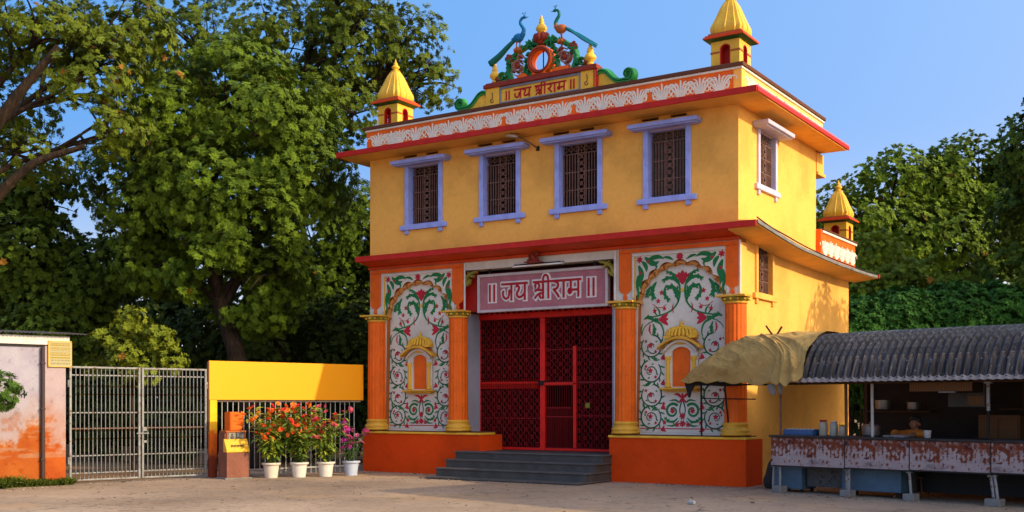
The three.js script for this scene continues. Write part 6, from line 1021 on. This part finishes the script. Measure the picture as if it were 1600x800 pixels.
tree('tall_tree', 'tall airy tree with thin branches reaching over the left roof turret', { seed: 111, r: 0.30, kind: 'long', scale: 1.0, col: { a: [0.021, 0.043, 0.004], b: [0.197, 0.271, 0.016], old: 0.004 }, density: 46, gap: 0.50, freq: 1.5, twigs: 12,
  trunk: [[-15.4, 0, -3.0], [-15.2, 4, -2.9], [-14.9, 7.5, -2.8], [-14.3, 10.5, -2.6]],
  limbs: [{ r: 0.12, p: [[-14.6, 8.8, -2.7], [-13.4, 10.0, -3.0], [-12.3, 10.8, -3.6], [-10.9, 11.4, -4.2]] }, { r: 0.10, p: [[-14.4, 9.6, -2.6], [-13.0, 11.4, -2.8], [-12.0, 12.8, -3.0]] }, { r: 0.08, p: [[-14.7, 8.0, -2.8], [-13.3, 9.0, -2.8], [-11.9, 9.5, -3.2]] }],
  blobs: [[-15.1, 12.1, -2.2, 1.9, 1.4, 1.8], [-12.8, 11.6, -3.2, 1.7, 1.5, 1.6], [-11.5, 11.6, -4.0, 1.25, 1.3, 1.3, 0.85], [-16.9, 11.8, -1.0, 1.9, 1.5, 1.7], [-12.3, 9.6, -2.9, 1.2, 0.9, 1.2, 0.8], [-13.6, 10.4, -2.4, 1.6, 1.2, 1.5], [-10.8, 10.6, -4.2, 0.85, 0.7, 0.9, 0.8], [-13.0, 13.2, -3.0, 1.8, 1.2, 1.6], [-15.5, 9.8, -2.2, 1.5, 1.2, 1.5]] });
tree('roadside_tree', 'yellowish leafy tree with dark slanting boughs at the left edge', { seed: 121, r: 0.34, kind: 'long', scale: 1.0, col: AUTUMN, density: 50, gap: 0.47, twigs: 9,
  trunk: [[-18.2, 0, 7.2], [-18.0, 3.0, 7.2], [-17.6, 5.4, 7.1], [-16.9, 7.0, 6.8]],
  limbs: [{ r: 0.22, p: [[-17.8, 4.6, 7.1], [-15.9, 6.9, 6.4], [-14.6, 8.4, 6.0], [-13.6, 9.5, 5.6]] }, { r: 0.18, p: [[-17.4, 4.8, 6.6], [-15.8, 5.9, 6.1], [-14.6, 7.0, 5.6], [-13.5, 7.4, 5.0]] }],
  blobs: [[-15.2, 10.2, 5.0, 1.5, 1.1, 1.4], [-14.2, 9.2, 4.4, 1.3, 1.0, 1.3], [-16.6, 8.6, 4.9, 1.3, 0.9, 1.3, 0.8], [-13.9, 10.4, 3.6, 1.2, 1.0, 1.2, 0.8], [-13.8, 8.0, 4.0, 1.0, 0.7, 1.0, 0.7], [-15.6, 7.4, 4.9, 1.0, 0.6, 1.0, 0.5]] });
tree('dark_tree', 'dense dark green tree standing behind the guard room', { seed: 131, r: 0.26, kind: 'broad', scale: 0.95, col: DEEP, density: 62, gap: 0.36,
  trunk: [[-19.6, 0, 1.8], [-19.5, 2, 1.9], [-19.4, 4.0, 2.2], [-19.3, 5.4, 2.4]],
  blobs: [[-19.1, 5.6, 2.8, 1.5, 1.3, 1.5], [-18.9, 4.4, 2.0, 1.6, 1.2, 1.5], [-19.8, 6.9, 2.9, 1.1, 1.0, 1.1], [-20.6, 5.2, 3.0, 1.5, 1.4, 1.5], [-18.4, 3.4, 2.6, 1.3, 0.9, 1.3], [-17.8, 4.9, 1.6, 1.2, 1.2, 1.2], [-18.6, 7.2, 2.6, 1.0, 0.9, 1.0]] });
tree('rear_tree', 'rounded leafy tree between the shade tree and the gatehouse wall', { seed: 141, r: 0.26, kind: 'long', scale: 1.0, col: { a: [0.018, 0.043, 0.004], b: [0.170, 0.271, 0.013] }, density: 52, gap: 0.38,
  trunk: [[-16.8, 0, -6.8], [-16.7, 2.5, -6.6], [-16.6, 5, -6.4], [-16.4, 6.6, -6.4]],
  blobs: [[-16.6, 7.2, -6.0, 1.7, 1.5, 1.6], [-15.4, 7.3, -6.7, 1.3, 1.4, 1.4], [-17.2, 5.2, -5.8, 1.7, 1.4, 1.6], [-15.9, 5.2, -6.8, 1.7, 1.6, 1.6], [-18.3, 6.6, -5.5, 1.5, 1.4, 1.5], [-14.7, 5.9, -7.2, 1.2, 1.2, 1.2]] });
tree('young_tree', 'small sunlit yellow-green sapling just behind the metal gate', { cat: 'sapling', seed: 151, r: 0.05, kind: 'broad', scale: 0.85, col: { a: [0.09, 0.13, 0.008], b: [0.30, 0.34, 0.02], old: 0.002 }, density: 62, gap: 0.36, twigs: 5,
  trunk: [[-13.5, 0, 3.7], [-13.5, 1.2, 3.72], [-13.45, 2.2, 3.76], [-13.4, 2.9, 3.8]],
  blobs: [[-13.35, 3.5, 3.8, 0.42, 0.34, 0.42], [-13.85, 3.05, 4.05, 0.42, 0.30, 0.42], [-12.85, 3.1, 3.5, 0.40, 0.30, 0.40], [-13.45, 2.75, 3.9, 0.5, 0.35, 0.45], [-14.1, 2.5, 4.1, 0.38, 0.28, 0.38], [-12.6, 2.6, 3.35, 0.36, 0.30, 0.36], [-13.1, 2.35, 3.7, 0.5, 0.3, 0.45]] });
// right side
tree('grove_tree', 'tall sunlit tree behind the gatehouse, left half of the right-hand grove', { seed: 161, r: 0.28, kind: 'broad', scale: 1.12, col: { a: [0.026, 0.058, 0.004], b: [0.268, 0.390, 0.017], old: 0.003 }, density: 38, gap: 0.38, group: null,
  trunk: [[-2.3, 0, -19.4], [-2.2, 3, -19.4], [-2.0, 6, -19.6], [-1.9, 7.6, -19.8]],
  blobs: [[-2.1, 9.3, -20.2, 1.9, 1.4, 1.8], [-2.9, 8.0, -18.0, 1.5, 1.4, 1.5], [-1.6, 7.2, -19.3, 1.8, 1.6, 1.7], [-3.6, 6.6, -18.6, 1.5, 1.4, 1.5], [-0.6, 9.0, -20.9, 1.5, 1.6, 1.5], [-2.2, 5.2, -18.4, 1.7, 1.3, 1.6]] });
tree('grove_tree', 'broad sunlit tree right of the terrace turret, right half of the grove', { seed: 171, r: 0.28, kind: 'broad', scale: 1.12, col: { a: [0.024, 0.055, 0.004], b: [0.247, 0.368, 0.017], old: 0.003 }, density: 38, gap: 0.38,
  trunk: [[0.9, 0, -21.6], [0.9, 3, -21.5], [0.8, 6, -21.4], [0.7, 7.6, -21.5]],
  blobs: [[0.2, 9.9, -21.6, 1.6, 1.3, 1.6], [0.9, 8.4, -21.9, 1.8, 1.6, 1.7], [-0.2, 7.0, -20.0, 1.7, 1.6, 1.7], [1.9, 9.4, -22.4, 1.4, 1.2, 1.4], [2.2, 7.2, -21.6, 1.7, 1.6, 1.6], [0.8, 5.5, -20.0, 1.7, 1.4, 1.7]] });
tree('edge_tree', 'large dark tree cut off by the right edge above the stall roof', { seed: 181, r: 0.30, kind: 'broad', scale: 1.05, col: DEEP, density: 46, gap: 0.40,
  trunk: [[4.6, 0, -14.6], [4.5, 3, -14.6], [4.3, 6, -14.7], [4.1, 8.4, -14.9]],
  blobs: [[3.4, 9.0, -15.1, 1.4, 1.2, 1.4], [3.3, 6.9, -15.3, 1.4, 1.4, 1.4], [4.6, 10.2, -15.0, 1.6, 1.3, 1.5], [4.7, 7.8, -14.5, 1.6, 1.6, 1.6], [3.0, 5.4, -15.2, 1.3, 1.1, 1.3], [5.6, 6.0, -14.5, 1.7, 1.6, 1.7], [5.8, 9.0, -14.8, 1.5, 1.4, 1.5]] });
tree('back_tree', 'lower bushy tree just right of the terrace parapet', { seed: 191, r: 0.18, kind: 'long', scale: 1.0, col: { a: [0.026, 0.055, 0.004], b: [0.258, 0.368, 0.017], old: 0.004 }, density: 46, gap: 0.38,
  trunk: [[-1.4, 0, -14.4], [-1.4, 2, -14.4], [-1.3, 3.6, -14.5], [-1.3, 4.8, -14.8]],
  blobs: [[-1.5, 6.0, -15.6, 1.2, 1.2, 1.2], [-1.6, 4.8, -14.8, 1.2, 1.0, 1.2], [-0.4, 5.2, -15.2, 1.2, 0.9, 1.2], [0.6, 5.6, -15.8, 1.1, 0.8, 1.1]] });
tree('side_tree', 'leafy tree beside the stall whose shadow dapples the right side wall', { seed: 201, r: 0.16, kind: 'broad', scale: 1.0, col: DEEP, density: 40, gap: 0.40,
  trunk: [[7.6, 0, -6.6], [7.5, 2.5, -6.6], [7.4, 4.5, -6.5], [7.3, 6, -6.5]],
  blobs: [[7.3, 6.3, -6.4, 1.3, 1.25, 1.3], [7.5, 5.2, -7.2, 1.3, 1.2, 1.2], [7.2, 4.7, -5.9, 1.0, 0.9, 0.9], [7.7, 6.3, -7.8, 1.2, 1.2, 1.0]] });
// hedges and thickets
function thicket(name, label, cat, blobs, kind, scale, col, density, seed, stuff) {
  const g = thing(name, label, cat); if (stuff) { g.userData.kind = 'stuff'; }
  const sp = spotsIn(blobs, density, seed, 0.30); crown(g, 'foliage', sp, kind, scale, col, seed + 1, true);
  const r = rng(seed), st = []; for (const b of blobs) for (let i = 0; i < 4; i++) st.push(tube([[b[0] + (r() - 0.5) * 0.4, 0, b[2] + (r() - 0.5) * 0.4], [b[0] + (r() - 0.5) * 0.8, b[1] * 0.5, b[2] + (r() - 0.5) * 0.8], [b[0] + (r() - 0.5) * b[3], b[1] + b[4] * 0.4, b[2] + (r() - 0.5) * b[5]]], (q) => 0.05 * (1 - 0.7 * q), 8, 5)); mesh('stems', st, M.bark, g);
}
thicket('hedge', 'dark green clipped hedge behind the stall roof', 'hedge', [[-1.2, 3.4, -12.4, 1.2, 1.3, 1.1], [-0.1, 3.7, -13.0, 1.3, 1.25, 1.1], [1.2, 3.8, -13.8, 1.3, 1.3, 1.1], [2.5, 3.9, -14.4, 1.3, 1.25, 1.1], [3.8, 3.8, -14.6, 1.3, 1.3, 1.1], [0.4, 2.4, -12.6, 1.8, 1.4, 1.2], [2.6, 2.4, -13.6, 1.8, 1.4, 1.2]], 'small', 1.25, { a: [0.025, 0.102, 0.014], b: [0.068, 0.204, 0.020], old: 0 }, 190, 301);
{
  const bl = []; const r = rng(310); for (let i = 0; i < 13; i++) bl.push([-15 - i * 1.55 + r(), 2.4 + r() * 2.0, -8 - 3.2 * r() + i * 0.55, 1.9, 2.6 + r(), 1.7]);
  thicket('far_thicket', 'dark thicket closing the view behind the gate and yellow board', 'thicket', bl, 'broad', 1.35, { a: [0.014, 0.035, 0.006], b: [0.070, 0.110, 0.012], old: 0 }, 30, 311, true);
  const b2 = []; for (let i = 0; i < 7; i++) b2.push([-11.0 - i * 1.1, 1.7 + r() * 1.2, -4.6 + i * 0.35 + r(), 1.25, 1.9 + r() * 0.7, 1.1]);
  for (let i = 0; i < 9; i++) b2.push([-14.5 - i * 1.5, 0.9 + r() * 0.5, -1.8 + r() * 1.6 + (i % 2), 1.2, 1.1, 1.0]);
  thicket('shrub_row', 'row of dark shrubs behind the picket fence and shade tree trunk', 'shrubs', b2, 'broad', 0.95, { a: [0.017, 0.042, 0.006], b: [0.090, 0.130, 0.012], old: 0 }, 48, 321);
  const b3 = []; for (let i = 0; i < 12; i++) b3.push([-8 + i * 2.6 + r(), 2.4 + 1.4 * r(), -27 - 4 * r(), 2.6, 3.2, 2.4]);
  thicket('far_woods', 'dim woods far behind the grove on the right', 'woods', b3, 'broad', 1.7, { a: [0.014, 0.036, 0.006], b: [0.067, 0.120, 0.014], old: 0 }, 18, 331, true);
}
// low wall and earth bank glimpsed through the gate
{ const w = thing('low_wall', 'low earthy brown wall seen through the metal gate bars', 'wall'); mesh('wall', rbox(-23, -14.5, 0, 0.42, 0.2, 0.5, 0.03).rotateY(0), wallOf([0.30, 0.19, 0.11]), w); }
// bush, weeds and litter on the left
tree('roadside_bush', 'glossy green bush at the left edge before the guard room wall', { cat: 'bush', seed: 401, r: 0.03, kind: 'long', scale: 0.8, col: { a: [0.033, 0.085, 0.012], b: [0.104, 0.200, 0.020], old: 0 }, density: 85, gap: 0.3, twigs: 6,
  trunk: [[-11.35, 0, 8.7], [-11.3, 0.6, 8.65], [-11.3, 1.2, 8.6], [-11.25, 1.6, 8.6]], blobs: [[-11.15, 1.85, 8.55, 0.40, 0.33, 0.36], [-11.5, 1.6, 8.85, 0.4, 0.32, 0.36], [-11.35, 2.05, 8.85, 0.3, 0.25, 0.3]] });
{
  const r = rng(501), g = new THREE.Group(); const blade = []; for (let i = 0; i < 9; i++) blade.push(orient(bladeGeo(0.17, 0.016, 0.5), [(r() - 0.5) * 0.05, 0, (r() - 0.5) * 0.05], r() * 6.28, 0.7 + 0.8 * r(), 0, 0.6 + 0.8 * r()));
  for (let i = 0; i < 5; i++) blade.push(orient(bladeGeo(0.08, 0.045, 0.3), [(r() - 0.5) * 0.06, 0.04 + 0.06 * r(), (r() - 0.5) * 0.06], r() * 6.28, 0.3, 0, 0.8 + 0.5 * r()));
  const geo = mergeGeometries(blade.map(clean)), N = 620, im = new THREE.InstancedMesh(geo, leafMats.a, N), m = new THREE.Matrix4(), q = new THREE.Quaternion(), c = new THREE.Color();
  for (let i = 0; i < N; i++) { const t = -3.2 + 3.25 * Math.pow(r(), 0.8), o = 0.03 + 0.34 * Math.pow(r(), 1.6) * (t > -1.2 ? 0.7 : 1.3), s = 0.5 + 0.8 * r() * (t < -0.9 ? 1.3 : 0.75); m.compose(V(L0[0] + 0.2765 * t + 0.961 * o, 0.004, L0[2] - 0.961 * t + 0.2765 * o), q.setFromAxisAngle(QY, r() * 6.28), V(s, s, s)); im.setMatrixAt(i, m); const w = r(); im.setColorAt(i, c.setRGB(0.05 + 0.13 * w, 0.10 + 0.12 * w, 0.012 + 0.01 * w)); }
  im.name = 'weeds'; im.castShadow = im.receiveShadow = true; im.userData = { label: 'green weeds along the foot of the guard room wall', category: 'weeds', kind: 'stuff' }; scene.add(im);
}
{
  const r = rng(601), lf = mesh('dry_leaf', bladeGeo(0.11, 0.055, 0.25), mat([0.30, 0.16, 0.06], 0.9)), dk = mat([0.07, 0.05, 0.035], 0.9);
  const spots = [[-0.9, 3.6], [-8.2, 5.6], [-7.6, 6.0], [-10.6, 5.2], [-10.3, 7.2], [-9.1, 7.9], [-6.1, 7.4], [-4.4, 6.9], [-2.5, 6.2], [-9.6, 4.6], [-10.1, 4.7], [-7.0, 4.9], [-3.2, 3.4], [-5.2, 3.0], [0.4, 2.6], [-9.0, 4.1], [-10.9, 5.9], [-8.9, 6.7], [-5.6, 8.2], [-1.2, 5.0], [1.6, 3.4], [2.8, 3.2], [-7.9, 3.3], [-6.6, 5.9]];
  spots.forEach(([x, z], i) => { const o = new THREE.Mesh(lf.geometry, i % 4 === 0 ? dk : lf.material); o.name = 'dry_leaf'; o.castShadow = o.receiveShadow = true; o.position.set(x, 0.012, z); o.rotation.set((r() - 0.5) * 0.3, r() * 6.28, (r() - 0.5) * 0.3); o.scale.setScalar(0.6 + 0.8 * r()); tag(o, 'curled brown dry leaf lying on the concrete yard', 'leaf', 'dry leaves scattered on the concrete yard'); });
  const st = thing('white_stone', 'small pale stone on the ground in front of the counter', 'stone', [0.9, 0.004, 4.3]); mesh('stone', sdfMesh([[0, 0.03, 0, 0.05, 0.05, 0.03, 0.02, 0.04]], 0.008, 0.02), mat([0.6, 0.58, 0.55], 0.9, { map: T.stone }), st);
}
{
  const r = rng(701), g = new THREE.IcosahedronGeometry(0.02, 0), p = g.attributes.position; for (let i = 0; i < p.count; i++) { const k = 0.7 + 0.6 * vnoise3(p.getX(i) * 90, p.getY(i) * 90, p.getZ(i) * 90); p.setXYZ(i, p.getX(i) * k, p.getY(i) * k * 0.6, p.getZ(i) * k); } g.computeVertexNormals();
  const N = 900, im = new THREE.InstancedMesh(g, mat([1, 1, 1], 0.95), N), m = new THREE.Matrix4(), q = new THREE.Quaternion(), c = new THREE.Color(), edges = [[[-9.3, 0.34], [-6.4, 0.34]], [[-6.45, 0.5], [-6.45, 1.75]], [[-6.45, 1.73], [-2.6, 1.73]], [[-2.6, 0.34], [0.3, 0.34]], [[-11.35, 6.9], [-10.6, 4.0]], [[-10.5, 3.7], [-9.5, 0.4]], [[0.6, 1.1], [6, 2.3]], [[-11.2, 9], [-11, 7.4]]];
  for (let i = 0; i < N; i++) { const e = edges[Math.floor(r() * edges.length)], t = r(), off = 0.02 + 0.42 * Math.pow(r(), 2.6), s = 0.35 + 1.1 * Math.pow(r(), 3), any = r() < 0.18; m.compose(any ? V(-11 + 17 * r(), 0.008, 2 + 7 * r()) : V(e[0][0] + (e[1][0] - e[0][0]) * t + (Math.abs(e[1][0] - e[0][0]) < 1.5 ? off * (e[0][0] < -7 ? 1 : -1) : 0), 0.008, e[0][1] + (e[1][1] - e[0][1]) * t + (Math.abs(e[1][0] - e[0][0]) < 1.5 ? 0 : off)), q.setFromAxisAngle(QY, r() * 6.28), V(s, s, s)); im.setMatrixAt(i, m); const k = 0.4 + 0.6 * r(); im.setColorAt(i, r() < 0.25 ? c.setRGB(0.16 * k, 0.09 * k, 0.04 * k) : c.setRGB(0.36 * k, 0.29 * k, 0.23 * k)); }
  im.name = 'gravel'; im.castShadow = im.receiveShadow = true; im.userData = { label: 'fine gravel and crumbs scattered along the foot of the walls', category: 'gravel', kind: 'stuff' }; scene.add(im);
}
renderer.render(scene, camera);
